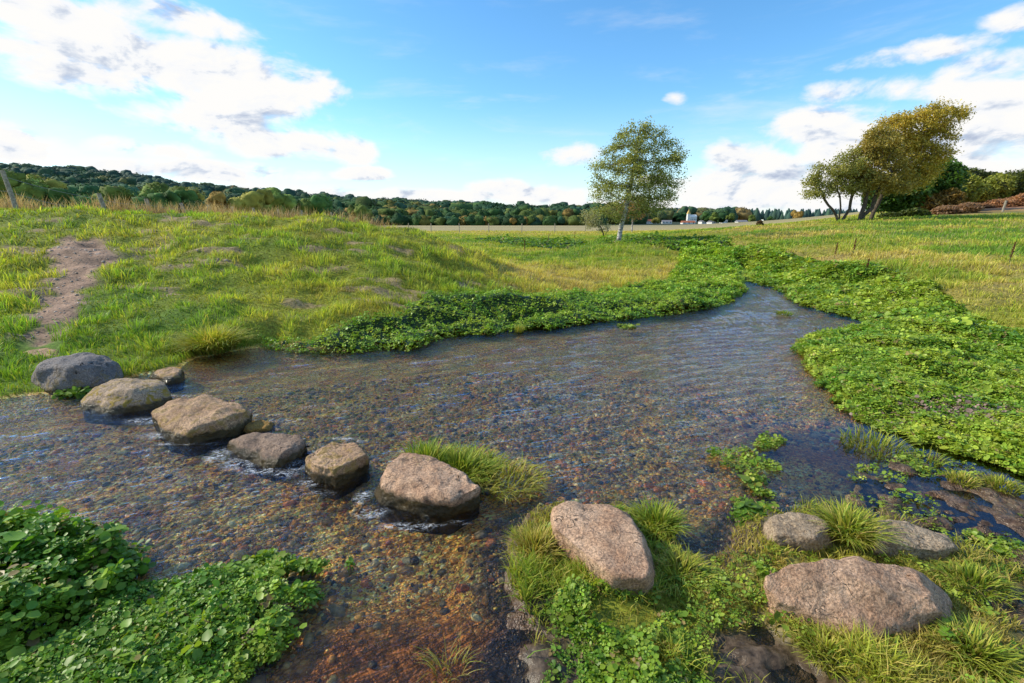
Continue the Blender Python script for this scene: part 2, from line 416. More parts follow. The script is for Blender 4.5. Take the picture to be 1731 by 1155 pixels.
# ------------------------------------------------------------------ grass tone shared by ground and blades
SOILN = lambda x, y: fbm(x*1.3+4, y*4.2, o=4, s=55)
def soil_mask(x, y):
    """bare streaks on the mound face"""
    px = W0/2+F*x/np.maximum(y, .5)
    m = sstep(.36, .62, SOILN(x, y))*sstep(6.2, 7.3, y)*sstep(12.5, 11, y)*sstep(930, 800, px)*sstep(-400, 0, px)
    p = sstep(.16, -.10, sdist(x, y, PATH)+fbm(x*3, y*3, s=56)*.22)
    sp = sstep(1.3, .0, np.hypot(x-PATHTOP[0], (y-PATHTOP[1])*1.2))*sstep(.0, .3, fbm(x*2.5, y*4, s=57)+.12)
    return np.clip(np.maximum(np.maximum(m*.7, p), sp*.6), 0, 1)
PATHTOP = hit(215, 425)[:2]+np.array([.3, .1])
def tone(x, y):
    """0 dry straw .. 1 lush green"""
    px = W0/2+F*x/np.maximum(y, .5)
    t = .62+.35*fbm(x*.35, y*.35, o=3, s=60)+.25*fbm(x*1.7, y*1.7, o=3, s=61)
    t = t+.12*sstep(9, 12, y)*(px < 800)
    mid = sstep(820, 900, px)*sstep(1250, 1150, px)*sstep(8, 9.5, y)*sstep(19, 14, y)
    t = t-mid*.42
    t = t-sstep(33, 70, y)*.5*sstep(1350, 1200, px)
    rt = sstep(1230, 1400, px)*sstep(13, 9, y)*sstep(6, 8, y)
    t = t-rt*.12-.16*sstep(14, 10, y)*(px > 1250)
    rb = sstep(1080, 1250, px)*sstep(9, 13, y)
    t = t+rb*np.clip(fbm(x*.28, y*.55, o=4, s=63), -.9, .9)*.75
    return np.clip(t, 0, 1)
def grass_rgb(t, r=None):
    dry = np.array([.56, .42, .13]); mid = np.array([.39, .41, .045]); lush = np.array([.165, .29, .028])
    a = np.clip(t*2, 0, 1)[:, None]; b = np.clip(t*2-1, 0, 1)[:, None]
    return ((dry*(1-a)+mid*a)*(1-b)+lush*b)*1.14

# ------------------------------------------------------------------ ground sheet
def build_ground():
    nt_ = len(TH); nr = len(RR)
    x, y, z = GX, GY, GZ
    i = np.arange(nr-1)[:, None]*nt_+np.arange(nt_-1)[None]
    F4 = np.stack([i, i+1, i+nt_+1, i+nt_], -1).reshape(-1, 4)[:, ::-1]
    # patch behind the camera
    sd = GS+fbm(x*2.2, y*2.2, o=3, s=3)*.06
    bed = sstep(.07, -.02, sd)
    mud = np.zeros_like(x)
    for P in (MUDR, MUD2, MUD3, MUD4):
        mud = np.maximum(mud, sstep(.12, -.06, sdist(x, y, P)+fbm(x*4, y*4, s=41)*.06))
    mud = np.maximum(mud*sstep(-.04, -.012, z)*.97, sstep(.22, .08, np.abs(sd+.01))*sstep(4.6, 3.4, np.hypot(x, y))*(x > -.2)*.95)
    silt = sstep(.15, -.25, sdist(x, y, SILT))
    rgt = sstep(1.3, 2.2, x)*sstep(4.2, 3.2, y)*sstep(.2, .5, .5+fbm(x*2, y*2, s=70))
    silt = np.maximum(silt, .6*rgt)
    t = tone(x, y)
    c = grass_rgb(t)*.5
    so = soil_mask(x, y)[:, None]
    c = c*(1-so)+np.array([.38, .24, .165])*so*(.75+.35*fbm(x*6, y*6, s=71))[:, None]
    # distance: meadow strips, woods floor, hillside field, heath
    px = W0/2+F*x/np.maximum(y, 1)
    far = sstep(28, 60, y)[:, None]
    strip = (.5+.5*np.sin(y*.06+fbm(x*.01, y*.02, s=72)*3))[:, None]
    fc = np.array([.38, .30, .14])*(1-strip*.25)+np.array([.15, .2, .05])*strip*.15
    c = c*(1-far)+fc*far
    wood = (sstep(235, 260, y)*sstep(1240, 1225, px))[:, None]
    c = c*(1-wood)+np.array([.035, .05, .02])*wood
    gr = (sstep(300, 330, y)*sstep(1235, 1245, px))[:, None]
    c = c*(1-gr)+np.array([.42, .31, .15])*gr
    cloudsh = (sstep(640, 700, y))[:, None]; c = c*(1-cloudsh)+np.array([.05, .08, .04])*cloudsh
    heath = (sstep(33, 40, y)*sstep(1500, 1560, px)*(y < 200))[:, None]
    hc = np.array([.44, .21, .11])*(1+.5*fbm(x*.6, y*.6, s=73))[:, None]
    c = c*(1-heath)+hc*heath
    c = np.clip(c, .005, .9)
    o = mesh_np('ground', np.stack([x, y, z], 1), F4, ground_material(), c, smooth=True, attrs={'bed': bed, 'mud': mud, 'silt': silt}, k=4)
    tag(o, kind='structure')
build_ground()

# ------------------------------------------------------------------ grass
def blades(x, y, z, hgt, wid, lean_az, lean, col, tipcol=None, seg=2):
    n = len(x)
    face = rng.uniform(0, 2*np.pi, n)
    wx, wy = np.cos(face)*wid*.5, np.sin(face)*wid*.5
    dx, dy = np.cos(lean_az)*lean*hgt, np.sin(lean_az)*lean*hgt
    up = hgt*np.sqrt(np.clip(1-.55*np.minimum(lean, 1.2)**2, .12, 1))
    V = np.empty((n, 5, 3))
    V[:, 0] = np.stack([x-wx, y-wy, z-.008], 1); V[:, 1] = np.stack([x+wx, y+wy, z-.008], 1)
    mx, my, mz = x+dx*.38, y+dy*.38, z+up*.62
    V[:, 2] = np.stack([mx-wx*.8, my-wy*.8, mz], 1); V[:, 3] = np.stack([mx+wx*.8, my+wy*.8, mz], 1)
    V[:, 4] = np.stack([x+dx, y+dy, z+up], 1)
    T = np.array([[0, 1, 3], [0, 3, 2], [2, 3, 4]])[None]+(np.arange(n)*5)[:, None, None]
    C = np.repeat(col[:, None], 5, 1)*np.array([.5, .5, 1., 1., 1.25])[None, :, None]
    return V.reshape(-1, 3), T.reshape(-1, 3), C.reshape(-1, 3)
def cat(parts):
    Vs, Ts, Cs, o = [], [], [], 0
    for V, T, C in parts:
        Vs.append(V); Ts.append(T+o); Cs.append(C); o += len(V)
    return np.concatenate(Vs), np.concatenate(Ts), np.concatenate(Cs)

CRESS_ALL = [CRESS_MID, CRESS_RIGHT, CRESS_NL, CRESS_NM]
STONE_XY = []   # filled below: (x, y, radius) keep-outs

# ------------------------------------------------------------------ stones
def stone_material(name, base, light, lichen=0.0, wetz=.05, dark=0.5, scale=1.0):
    m, nt = newmat(name); g = G(nt)
    geo = g.n('ShaderNodeNewGeometry'); pos = geo.outputs['Position']
    n1 = g.noise(pos, 5*scale, 6, .65); n2 = g.noise(pos, 95*scale, 5, .75); n3 = g.noise(pos, 16*scale, 5, .6, .6)
    c = g.mix(g.maprange(n1, .3, .7), base, light)
    c = g.mix(g.maprange(n2, .35, .65), g.mix(1.0, c, (.5, .47, .45), 'MULTIPLY'), g.mix(1.0, c, (1.32, 1.3, 1.28), 'MULTIPLY'))
    c = g.mix(g.math('MULTIPLY', g.maprange(n3, .56, .66), dark), c, (.06, .045, .035))
    vo = g.n('ShaderNodeTexVoronoi', feature='DISTANCE_TO_EDGE'); vo.inputs['Scale'].default_value = 4.5
    wv = g.n('ShaderNodeVectorMath', operation='SCALE'); wv.inputs['Scale'].default_value = .45
    nzz = g.n('ShaderNodeTexNoise'); nzz.inputs['Scale'].default_value = 6; g.l(pos, nzz.inputs['Vector']); g.l(nzz.outputs['Color'], wv.inputs[0])
    av = g.n('ShaderNodeVectorMath', operation='ADD'); g.l(pos, av.inputs[0]); g.l(wv.outputs[0], av.inputs[1]); g.l(av.outputs[0], vo.inputs['Vector'])
    crack = g.math('MULTIPLY', g.maprange(vo.outputs[0], .012, .0), g.maprange(n1, .5, .6))
    c = g.mix(g.math('MULTIPLY', crack, .75), c, (.05, .035, .025))
    sepz = g.n('ShaderNodeSeparateXYZ'); g.l(pos, sepz.inputs[0]); z = sepz.outputs[2]
    if lichen:
        lm = g.math('MULTIPLY', g.maprange(n3, .5, .58), g.maprange(z, .26, .1))
        c = g.mix(g.math('MULTIPLY', lm, lichen), c, (.36, .24, .03))
    # waterline: wet, mossy amber
    zz = g.math('ADD', z, g.math('MULTIPLY', g.math('SUBTRACT', n3, .5), .09))
    wet = g.maprange(zz, wetz+.02, wetz-.015)
    c = g.mix(wet, c, g.mix(g.maprange(n1, .4, .6), (.045, .032, .012), (.09, .06, .02)))
    p = g.n('ShaderNodeBsdfPrincipled'); g.l(c, p.inputs['Base Color'])
    g.l(g.maprange(wet, 0, 1, .85, .18), p.inputs['Roughness'])
    p.inputs['Specular IOR Level'].default_value = .35
    hh = g.math('ADD', g.math('MULTIPLY', n2, .5), g.math('MULTIPLY', n3, 1.2)); hh = g.math('SUBTRACT', hh, g.math('MULTIPLY', crack, .9))
    b = g.n('ShaderNodeBump'); b.inputs['Strength'].default_value = .9; b.inputs['Distance'].default_value = .026
    g.l(hh, b.inputs['Height']); g.l(b.outputs[0], p.inputs['Normal'])
    o = g.n('ShaderNodeOutputMaterial'); g.l(p.outputs[0], o.inputs[0])
    return m
PINK = ((.41, .235, .14), (.66, .445, .295))
TAN = ((.36, .215, .12), (.60, .40, .245))
GREY = ((.15, .145, .15), (.30, .26, .235))
M_pink = stone_material('pink_granite', *PINK, wetz=-.5)
M_pinkw = stone_material('pink_granite_wet_foot', *PINK, dark=.75, wetz=.085)
M_tan = stone_material('tan_granite', *TAN, lichen=.5, wetz=.065)
M_lich = stone_material('lichened_stone', (.36, .26, .17), (.58, .43, .30), lichen=.9)
M_grey = stone_material('grey_stone', *GREY, lichen=.35, dark=.4)
M_brown = stone_material('brown_stone', (.22, .15, .105), (.40, .28, .2), wetz=.05)
M_amber = stone_material('amber_stone', (.30, .16, .03), (.42, .25, .06), wetz=.0)
M_olive = stone_material('olive_stone', (.34, .25, .16), (.52, .40, .27), wetz=-.5)

def stone(name, label, top, foot, mat, seed, rough=.018, sub=5, round_=.35, group='stepping stones'):
    """top: (px, py, z) traced on the upper face, foot: (px, py, z) around the base; both set in the world by their heights"""
    P = [atz(*p) for p in top]+[atz(*p) for p in foot]
    tc = np.mean([atz(*p) for p in top], 0)
    ft = np.array([atz(*p) for p in foot]); fcn = ft.mean(0)
    for q in ft:
        v = fcn+(q-fcn)*.96; P.append(np.array([v[0], v[1], -.16]))
    P = np.array(P)
    bm = bmesh.new()
    for q in P: bm.verts.new(q)
    rr_ = bmesh.ops.convex_hull(bm, input=bm.verts[:], use_existing_faces=False)
    bmesh.ops.delete(bm, geom=[v for v in bm.verts if not v.link_faces], context='VERTS')
    size = (P[:, :2].max(0)-P[:, :2].min(0)).max()
    bmesh.ops.triangulate(bm, faces=bm.faces[:])
    # even refinement
    L = size/42
    for _ in range(7):
        es = [e for e in bm.edges if e.calc_length() > L]
        if not es: break
        bmesh.ops.subdivide_edges(bm, edges=es, cuts=1)
        bmesh.ops.triangulate(bm, faces=bm.faces[:])
    for _ in range(int(1+round_*18)): bmesh.ops.smooth_vert(bm, verts=bm.verts[:], factor=.5, use_axis_x=True, use_axis_y=True, use_axis_z=True)
    bm.normal_update()
    co = np.array([v.co[:] for v in bm.verts]); no = np.array([v.normal[:] for v in bm.verts])
    k = 1/size
    d = fbm(co[:, 0]*3.2*k+seed, co[:, 1]*3.2*k, co[:, 2]*3.2*k, o=3, s=seed)*rough*.9*size/.5
    rd = fbm(co[:, 0]*9*k, co[:, 1]*9*k+seed, co[:, 2]*9*k, o=4, s=seed+9)
    d += -np.abs(rd)*rough*.7+rough*.2+fbm(co[:, 0]*45, co[:, 1]*45, co[:, 2]*45, o=2, s=seed+4)*.0022
    # ledges
    co2 = co+no*d[:, None]
    for v, c in zip(bm.verts, co2): v.co = c
    for f in bm.faces: f.smooth = True
    me = bpy.data.meshes.new(name); bm.to_mesh(me); bm.free(); me.materials.append(mat)
    o = link(bpy.data.objects.new(name, me))
    c = (float(fcn[0]), float(fcn[1]), 0.0); recenter(o, c)
    tag(o, label, 'stone', group)
    STONE_XY.append((np.array([q[:2] for q in co2[co2[:, 2] > -.02]]).mean(0), size))
    STONE_HULL.append(ft[:, :2])
    return o
STONE_HULL = []
G1 = 'stepping stones across the stream'
stone('half_buried_stone', 'small flat tan stone sunk in grass at the foot of the dirt path', [(85, 562, .16), (118, 559, .16), (132, 565, .15), (120, 573, .15), (88, 574, .15)],
      [(70, 580, .05), (90, 584, .05), (125, 580, .05), (138, 570, .05), (110, 566, .05), (75, 570, .05)], M_tan, 1, group='stones on the left bank')
stone('half_buried_stone', 'low pinkish stone half hidden by grass behind the big grey boulder', [(42, 596, .15), (80, 588, .17), (100, 593, .15), (96, 602, .13), (50, 606, .12)],
      [(28, 612, .03), (60, 618, .03), (104, 612, .03), (110, 600, .03), (70, 596, .03), (35, 602, .03)], M_tan, 2, group='stones on the left bank')
stone('boulder', 'big rounded grey boulder at the left bank, largest at the far end', [(68, 606, .27), (108, 597, .30), (150, 594, .31), (185, 602, .25), (200, 620, .17), (120, 616, .30), (62, 622, .24)],
      [(48, 640, .10), (60, 662, .01), (100, 668, .0), (160, 662, .0), (205, 648, .02), (213, 628, .1), (170, 622, .02), (70, 632, .03)], M_grey, 3, .02, round_=1.0, group=G1)
stone('stepping_stone', 'small smooth stone peeping out behind the lichen-spotted stone', [(262, 626, .09), (292, 619, .11), (306, 624, .09), (300, 634, .08), (270, 636, .08)],
      [(250, 640, .0), (280, 652, .0), (308, 646, .0), (311, 630, .02), (285, 630, .0), (255, 632, .0)], M_tan, 4, .012, round_=.9, group=G1)
stone('stepping_stone', 'rounded stepping stone spotted with orange lichen next to the grey boulder', [(160, 655, .16), (190, 638, .20), (230, 635, .20), (272, 640, .17), (285, 655, .12), (225, 655, .2), (180, 664, .16)],
      [(138, 680, .05), (140, 695, .0), (190, 700, .0), (250, 693, .0), (288, 680, .0), (293, 660, .05), (230, 660, .0), (160, 668, .0)], M_lich, 5, .02, round_=.9, group=G1)
stone('stepping_stone', 'large sloping tan stepping stone with a long crack, third from the left bank', [(256, 697, .13), (300, 675, .18), (345, 667, .20), (368, 672, .18), (412, 684, .16), (420, 692, .15), (380, 706, .16), (320, 728, .11), (265, 716, .09)],
      [(258, 716, .0), (285, 745, .0), (320, 752, .0), (390, 738, .0), (428, 716, .0), (428, 700, .05), (360, 700, .0), (280, 705, .0)], M_tan, 6, .020, round_=.12, group=G1)
stone('stepping_stone', 'small wet amber stone barely above water between two stepping stones', [(415, 716, .03), (440, 709, .045), (458, 714, .03), (450, 724, .03), (420, 727, .03)],
      [(404, 728, -.02), (430, 736, -.02), (460, 730, -.02), (465, 716, -.02), (440, 714, -.02), (410, 718, -.02)], M_amber, 7, .008, round_=1.0, group=G1)
stone('stepping_stone', 'low dark brown stepping stone with white water breaking along its front', [(392, 742, .07), (430, 731, .09), (470, 733, .10), (508, 738, .10), (520, 746, .08), (480, 764, .09), (450, 770, .07), (410, 760, .05)],
      [(385, 755, .0), (420, 780, .0), (460, 794, .0), (500, 780, .0), (524, 758, .0), (500, 745, .0), (430, 740, .0)], M_brown, 8, .018, round_=.12, group=G1)
stone('stepping_stone', 'small square pinkish stepping stone in the middle of the row', [(516, 771, .13), (560, 746, .15), (598, 748, .15), (620, 768, .14), (565, 793, .13), (530, 786, .125)],
      [(514, 798, .0), (530, 812, .0), (565, 822, .0), (615, 795, .0), (624, 780, .02), (600, 765, .0), (540, 770, .0)], M_tan, 9, .012, round_=.05, group=G1)
stone('stepping_stone', 'wide reddish brown stepping stone with bright grass growing behind it', [(655, 790, .16), (680, 768, .18), (735, 772, .18), (780, 795, .17), (812, 822, .15), (765, 846, .13), (700, 840, .11), (645, 822, .10)],
      [(632, 830, .0), (640, 855, .0), (690, 868, .0), (760, 876, .0), (812, 856, .0), (818, 830, .03), (770, 800, .0), (660, 795, .0)], M_pinkw, 10, .018, round_=.08, group=G1)
stone('stepping_stone', 'long pink slab leaning to the camera between green grass and dry tufts', [(938, 862, .17), (965, 850, .19), (1030, 847, .20), (1058, 866, .20), (1085, 910, .20), (1100, 965, .18), (1092, 978, .17), (1035, 972, .17), (985, 935, .16), (936, 892, .16)],
      [(930, 880, .03), (940, 905, .03), (985, 955, .03), (1040, 996, .03), (1108, 1000, .03), (1116, 975, .03), (1095, 915, .03), (1066, 872, .03), (1040, 862, .03), (960, 862, .03)], M_pink, 11, .014, round_=.12, group=G1)
stone('bank_stone', 'olive brown rounded stone left of the grass tuft on the near bank', [(1300, 872, .13), (1330, 863, .15), (1375, 868, .15), (1400, 885, .14), (1380, 910, .12), (1310, 905, .11)],
      [(1286, 890, .03), (1295, 918, .02), (1350, 932, .02), (1410, 925, .02), (1415, 895, .02), (1370, 880, .02), (1300, 878, .02)], M_olive, 12, .014, round_=.7, group='stones on the near bank')
stone('bank_stone', 'tapering brown stone right of the grass tuft beside the dark pools', [(1480, 878, .13), (1530, 880, .13), (1580, 900, .12), (1615, 925, .09), (1590, 934, .08), (1530, 922, .10), (1480, 915, .12)],
      [(1470, 890, .02), (1480, 930, .02), (1540, 945, .01), (1600, 952, .01), (1628, 938, .01), (1600, 910, .01), (1540, 890, .01)], M_olive, 13, .014, round_=.2, group='stones on the near bank')
stone('bank_stone', 'broad pinkish boulder in the right foreground, the largest of the near stones', [(1290, 968, .20), (1340, 958, .22), (1410, 944, .24), (1440, 946, .23), (1520, 950, .23), (1550, 965, .22), (1580, 1008, .20), (1596, 1036, .15), (1545, 1062, .10), (1470, 1072, .09), (1400, 1052, .11), (1310, 1016, .14), (1288, 990, .17)],
      [(1284, 1000, .03), (1295, 1035, .03), (1360, 1070, .03), (1450, 1092, .03), (1550, 1082, .03), (1605, 1050, .03), (1600, 1015, .03), (1560, 975, .03), (1400, 965, .03)], M_pink, 14, .02, round_=.14, group='stones on the near bank')

def stone_sd(x, y):
    d = np.full(np.size(x), 9.0)
    for P in STONE_HULL:
        c = P.mean(0); m = np.hypot(x-c[0], y-c[1]) < 1.2
        if m.any(): d[m] = np.minimum(d[m], sdist(x[m], y[m], P))
    return d

def build_grass():
    N = 950000
    th = rng.uniform(-R(60), R(60), N)
    r = np.exp(rng.uniform(math.log(1.2), math.log(75), N))
    # tuft clumping
    x = r*np.sin(th); y = r*np.cos(th)-.2
    h0 = gfast(x, y); sd = sfast(x, y)
    keep = (h0 > .002) & (sd > np.where(r < 4.2, -.03, .02))
    x, y, r, h0 = x[keep], y[keep], r[keep], h0[keep]; N = len(x); keep = np.ones(N, bool)
    for P in CRESS_ALL: keep &= sdist(x, y, P) > rng.uniform(-.12, .02, N)
    keep &= (stone_sd(x, y) > .0)
    so = soil_mask(x, y); keep &= rng.random(N) > so*1.15
    mud = np.zeros(N)
    for P in (MUDR, MUD2, MUD3, MUD4): mud = np.maximum(mud, sstep(.1, -.05, sdist(x, y, P)+fbm(x*4, y*4, s=41)*.06))
    near = sstep(4.2, 3.4, r)
    keep &= rng.random(N) > mud*sstep(.75, .3, fbm(x*2.5, y*2.5, s=81)+.15)*1.02
    cover = fbm(x*5, y*5, o=3, s=82)
    keep &= (rng.random(N) > near*np.maximum(sstep(.05, -.25, cover)*.85, .35))
    px = W0/2+F*x/np.maximum(y, .5)
    keep &= ~((px > 1520) & (y > 34))
    x, y, z, r, px = x[keep], y[keep], h0[keep], r[keep], px[keep]
    n = len(x)
    t = tone(x, y)
    tuft = fbm(x*4.5, y*4.5, o=2, s=83); big = fbm(x*1.4, y*1.4, o=2, s=84)
    mound = sstep(5.0, 6.2, y)*sstep(930, 820, px)*sstep(13.5, 12, y)
    hgt = .075+.075*np.clip(tuft, -.8, 1)+.05*np.clip(big, -.7, 1)
    hgt = np.clip(hgt, .025, None)
    meadow = sstep(850, 950, px)*sstep(7.5, 9, y)
    hgt = hgt*(1+meadow*.25*sstep(30, 14, y)*(.6+.5*big))
    nl = sstep(4.4, 3.6, r); hgt = hgt*(1-.42*nl)
    hgt = hgt*rng.uniform(.6, 1.35, n)
    wid = np.maximum(.0036, .00095*r)*rng.uniform(.7, 1.4, n)*(1+.25*nl)
    # lean follows tuft gradient for clumpiness
    e = .03
    gx = fbm((x+e)*4.5, y*4.5, o=2, s=83)-tuft; gy = fbm(x*4.5, (y+e)*4.5, o=2, s=83)-tuft
    az = np.arctan2(-gy, -gx)+rng.normal(0, .8, n)*(1+3*nl)
    lean = np.clip(rng.normal(.55, .25, n)+.25*nl, .05, 1.2)
    t2 = np.clip(t+rng.normal(0, .16, n)+tuft*.12, 0, 1)
    dead = rng.random(n) < .07
    t2 = np.where(dead | (rng.random(n) < .12*nl), t2*.25, t2)-.1*nl*rng.random(n); t2 = np.clip(t2-.04*mound+.06, 0, 1)
    col = grass_rgb(t2)*rng.uniform(.7, 1.3, n)[:, None]
    col = col*(1-.06*mound)[:, None]*(1-.16*nl)[:, None]*(1+.6*np.clip(tuft, -.9, .9)*(.4+.6*mound))[:, None]
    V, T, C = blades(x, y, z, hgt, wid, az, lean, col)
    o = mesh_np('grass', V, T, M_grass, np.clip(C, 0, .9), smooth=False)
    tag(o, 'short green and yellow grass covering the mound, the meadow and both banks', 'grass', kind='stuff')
    # dry tall grass along the crest behind the mound
    N = 15000
    pxs = rng.uniform(-350, 800, N); Y = np.interp(pxs, [-350, 0, 350], [11.7, 11.8, 12.4])+rng.random(N)*1.7
    x = (pxs-W0/2)/F*Y; z = gfast(x, Y)
    hh = rng.uniform(.28, .68, N)*sstep(820, 560, pxs)**.6*(.75+.35*fbm(pxs*.02, Y, s=88))
    ok = rng.random(N) < .75+.5*fbm(pxs*.012, Y*.3, s=89)
    x, Y, z, hh = x[ok], Y[ok], z[ok], hh[ok]; N = len(x)
    c1 = np.array([.38, .23, .13]); c2 = np.array([.58, .45, .27]); m = rng.random((N, 1))
    col = c1*m+c2*(1-m)
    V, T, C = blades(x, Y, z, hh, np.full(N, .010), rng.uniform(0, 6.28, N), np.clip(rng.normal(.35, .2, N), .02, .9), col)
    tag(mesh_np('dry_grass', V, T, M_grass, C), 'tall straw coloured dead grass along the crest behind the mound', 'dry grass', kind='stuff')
    # pale seed stalks in the wet meadow and on the right bank
    N = 5500
    pxs = rng.uniform(840, 2000, N); r = np.exp(rng.uniform(math.log(7.2), math.log(26), N))
    x = (pxs-W0/2)/F*r; z = gfast(x, r)
    ok = (sfast(x, r) > .2) & (rng.random(N) < .45+.9*fbm(x*.8, r*.8, s=90))
    for P in CRESS_ALL+[CRESS_FAR]: ok &= sdist(x, r, P) > .05
    x, r, z = x[ok], r[ok], z[ok]; N = len(x)
    m = rng.random((N, 1)); col = np.array([.55, .40, .18])*m+np.array([.62, .55, .28])*(1-m)
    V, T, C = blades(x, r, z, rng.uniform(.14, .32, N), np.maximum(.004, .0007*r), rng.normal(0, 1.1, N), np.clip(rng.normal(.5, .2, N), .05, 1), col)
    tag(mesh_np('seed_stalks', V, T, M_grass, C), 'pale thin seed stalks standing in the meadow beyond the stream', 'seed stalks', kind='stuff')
build_grass()

# ------------------------------------------------------------------ tussocks
def tussock(label, c, rad, hgt, n, seed, tonev=.7, lean=.8, name='grass_tussock', flat=1.0, wid=.005, group=None, az0=None):
    rg = np.random.default_rng(seed)
    a = rg.uniform(0, 2*np.pi, n); q = np.sqrt(rg.random(n))*rad*.55
    x = c[0]+np.cos(a)*q; y = c[1]+np.sin(a)*q*flat
    z = np.full(n, c[2])+(.03*np.exp(-(q/(rad*.4))**2))
    az = a+rg.normal(0, .85, n)
    if az0 is not None: az = np.where(rg.random(n) < .6, az0+rg.normal(0, .5, n), az)
    ln = np.clip(q/(rad*.55)*lean+rg.normal(.15, .15, n), .03, 1.25)
    col = grass_rgb(np.clip(tonev+rg.normal(0, .22, n), 0, 1))*rg.uniform(.75, 1.35, n)[:, None]
    # 3-part arching blade
    h = hgt*rg.uniform(.5, 1.2, n)
    face = az+np.pi/2+rg.normal(0, .5, n)
    wx, wy = np.cos(face)*wid*.5, np.sin(face)*wid*.5
    k = 5; V = np.empty((n, 2*k+1, 3)); C = np.empty((n, 2*k+1, 3))
    for i in range(k+1):
        s = i/k
        ox = np.cos(az)*ln*h*s**1.6; oy = np.sin(az)*ln*h*s**1.6
        oz = h*(s-.48*np.minimum(ln, 1.2)*s**2.6)
        w = (1-s**2)
        if i < k:
            V[:, 2*i] = np.stack([x+ox-wx*w, y+oy-wy*w, z+oz], 1); V[:, 2*i+1] = np.stack([x+ox+wx*w, y+oy+wy*w, z+oz], 1)
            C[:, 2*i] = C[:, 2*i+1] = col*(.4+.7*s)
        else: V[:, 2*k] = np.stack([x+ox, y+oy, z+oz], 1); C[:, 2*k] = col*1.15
    t = []
    for i in range(k-1): t += [[2*i, 2*i+1, 2*i+3], [2*i, 2*i+3, 2*i+2]]
    t.append([2*k-2, 2*k-1, 2*k])
    T = np.array(t)[None]+(np.arange(n)*(2*k+1))[:, None, None]
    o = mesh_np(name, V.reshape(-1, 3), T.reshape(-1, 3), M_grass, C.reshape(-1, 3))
    recenter(o, [float(q) for q in c])
    tag(o, label, 'grass tussock', group or 'grass tussocks by the water')
    return o
p = hit(362, 592); tussock('big round tussock of long arching grass at the far water edge', (p[0], p[1], .03), .44, .34, 1500, 1, .50, .95, wid=.013)
p = atz(770, 800, 0); tussock('bright green grass patch growing out of water behind the wide stepping stone', (p[0], p[1], .0), .50, .13, 1500, 2, .66, .8, wid=.0085, flat=.7)
p = atz(718, 778, .1); tussock('upright green tuft at the back edge of the wide stepping stone', (p[0], p[1], .06), .22, .16, 380, 12, .75, .5, wid=.008)
p = atz(860, 815, 0); tussock('yellowing grass trailing in the stream right of the wide stepping stone', (p[0], p[1], .0), .42, .10, 520, 13, .35, 1.1, wid=.007, az0=-.3)
p = atz(1432, 905, .06); tussock('thick tuft of drooping grass between the olive stone and the tapering stone', (p[0], p[1], .05), .17, .15, 620, 3, .55, .9, wid=.008)
p = atz(1645, 1105, .06); tussock('spiky yellow green tussock at the bottom right corner', (p[0], p[1], .04), .16, .10, 420, 4, .58, .9, wid=.008)
p = atz(1475, 755, 0); tussock('sparse grass sprigs standing in the channel beside the right cress bed', (p[0], p[1], -.02), .36, .14, 170, 5, .55, .8, wid=.008)
p = atz(1560, 780, 0); tussock('thin green blades in the blue pool behind the mud', (p[0], p[1], -.02), .2, .10, 60, 6, .6, .6, wid=.007)
p = atz(1690, 830, 0); tussock('short tuft on a mud hump among the pools', (p[0], p[1], .01), .16, .07, 260, 7, .5, .8, wid=.007)
p = atz(1625, 820, 0); tussock('low yellowish tuft on the mud left of the blue pool', (p[0], p[1], .01), .14, .06, 220, 8, .45, .8, wid=.007)
p = atz(905, 930, .04); tussock('dry straw coloured tuft on the left side of the pink slab', (p[0], p[1], .02), .17, .12, 420, 9, .22, .8, wid=.006)
p = atz(1112, 885, .05); tussock('dense green tuft on the right side of the pink slab', (p[0], p[1], .02), .18, .12, 480, 10, .72, .9, wid=.0075)
p = atz(1150, 965, .05); tussock('tangled green and straw tuft below the slab\'s right side', (p[0], p[1], .02), .2, .09, 380, 11, .5, 1.1, wid=.006)
p = atz(1325, 533, 0); tussock('small sprig of green grass in the narrow upstream channel', (p[0], p[1], .0), .25, .08, 160, 14, .8, .8, wid=.010)
p = atz(878, 562, 0); tussock('little upright tuft in front of the far cress bed', (p[0], p[1], .0), .12, .13, 90, 15, .55, .4, wid=.010)
p = atz(1400, 1105, .05); tussock('yellow green tuft in front of the largest near stone', (p[0], p[1], .03), .15, .08, 330, 16, .5, 1.0, wid=.007)
p = atz(1480, 1130, .05); tussock('loose grassy tuft at the bottom edge below the broad boulder', (p[0], p[1], .03), .2, .06, 320, 17, .62, 1.0, wid=.007)
p = atz(1650, 985, .05); tussock('green grassy tuft right of the broad boulder', (p[0], p[1], .03), .2, .065, 320, 18, .62, 1.0, wid=.007)
p = atz(760, 1130, .0); tussock('few thin pale blades rising from the brown silt', (p[0], p[1], -.02), .12, .09, 60, 19, .3, 1.1, wid=.003)

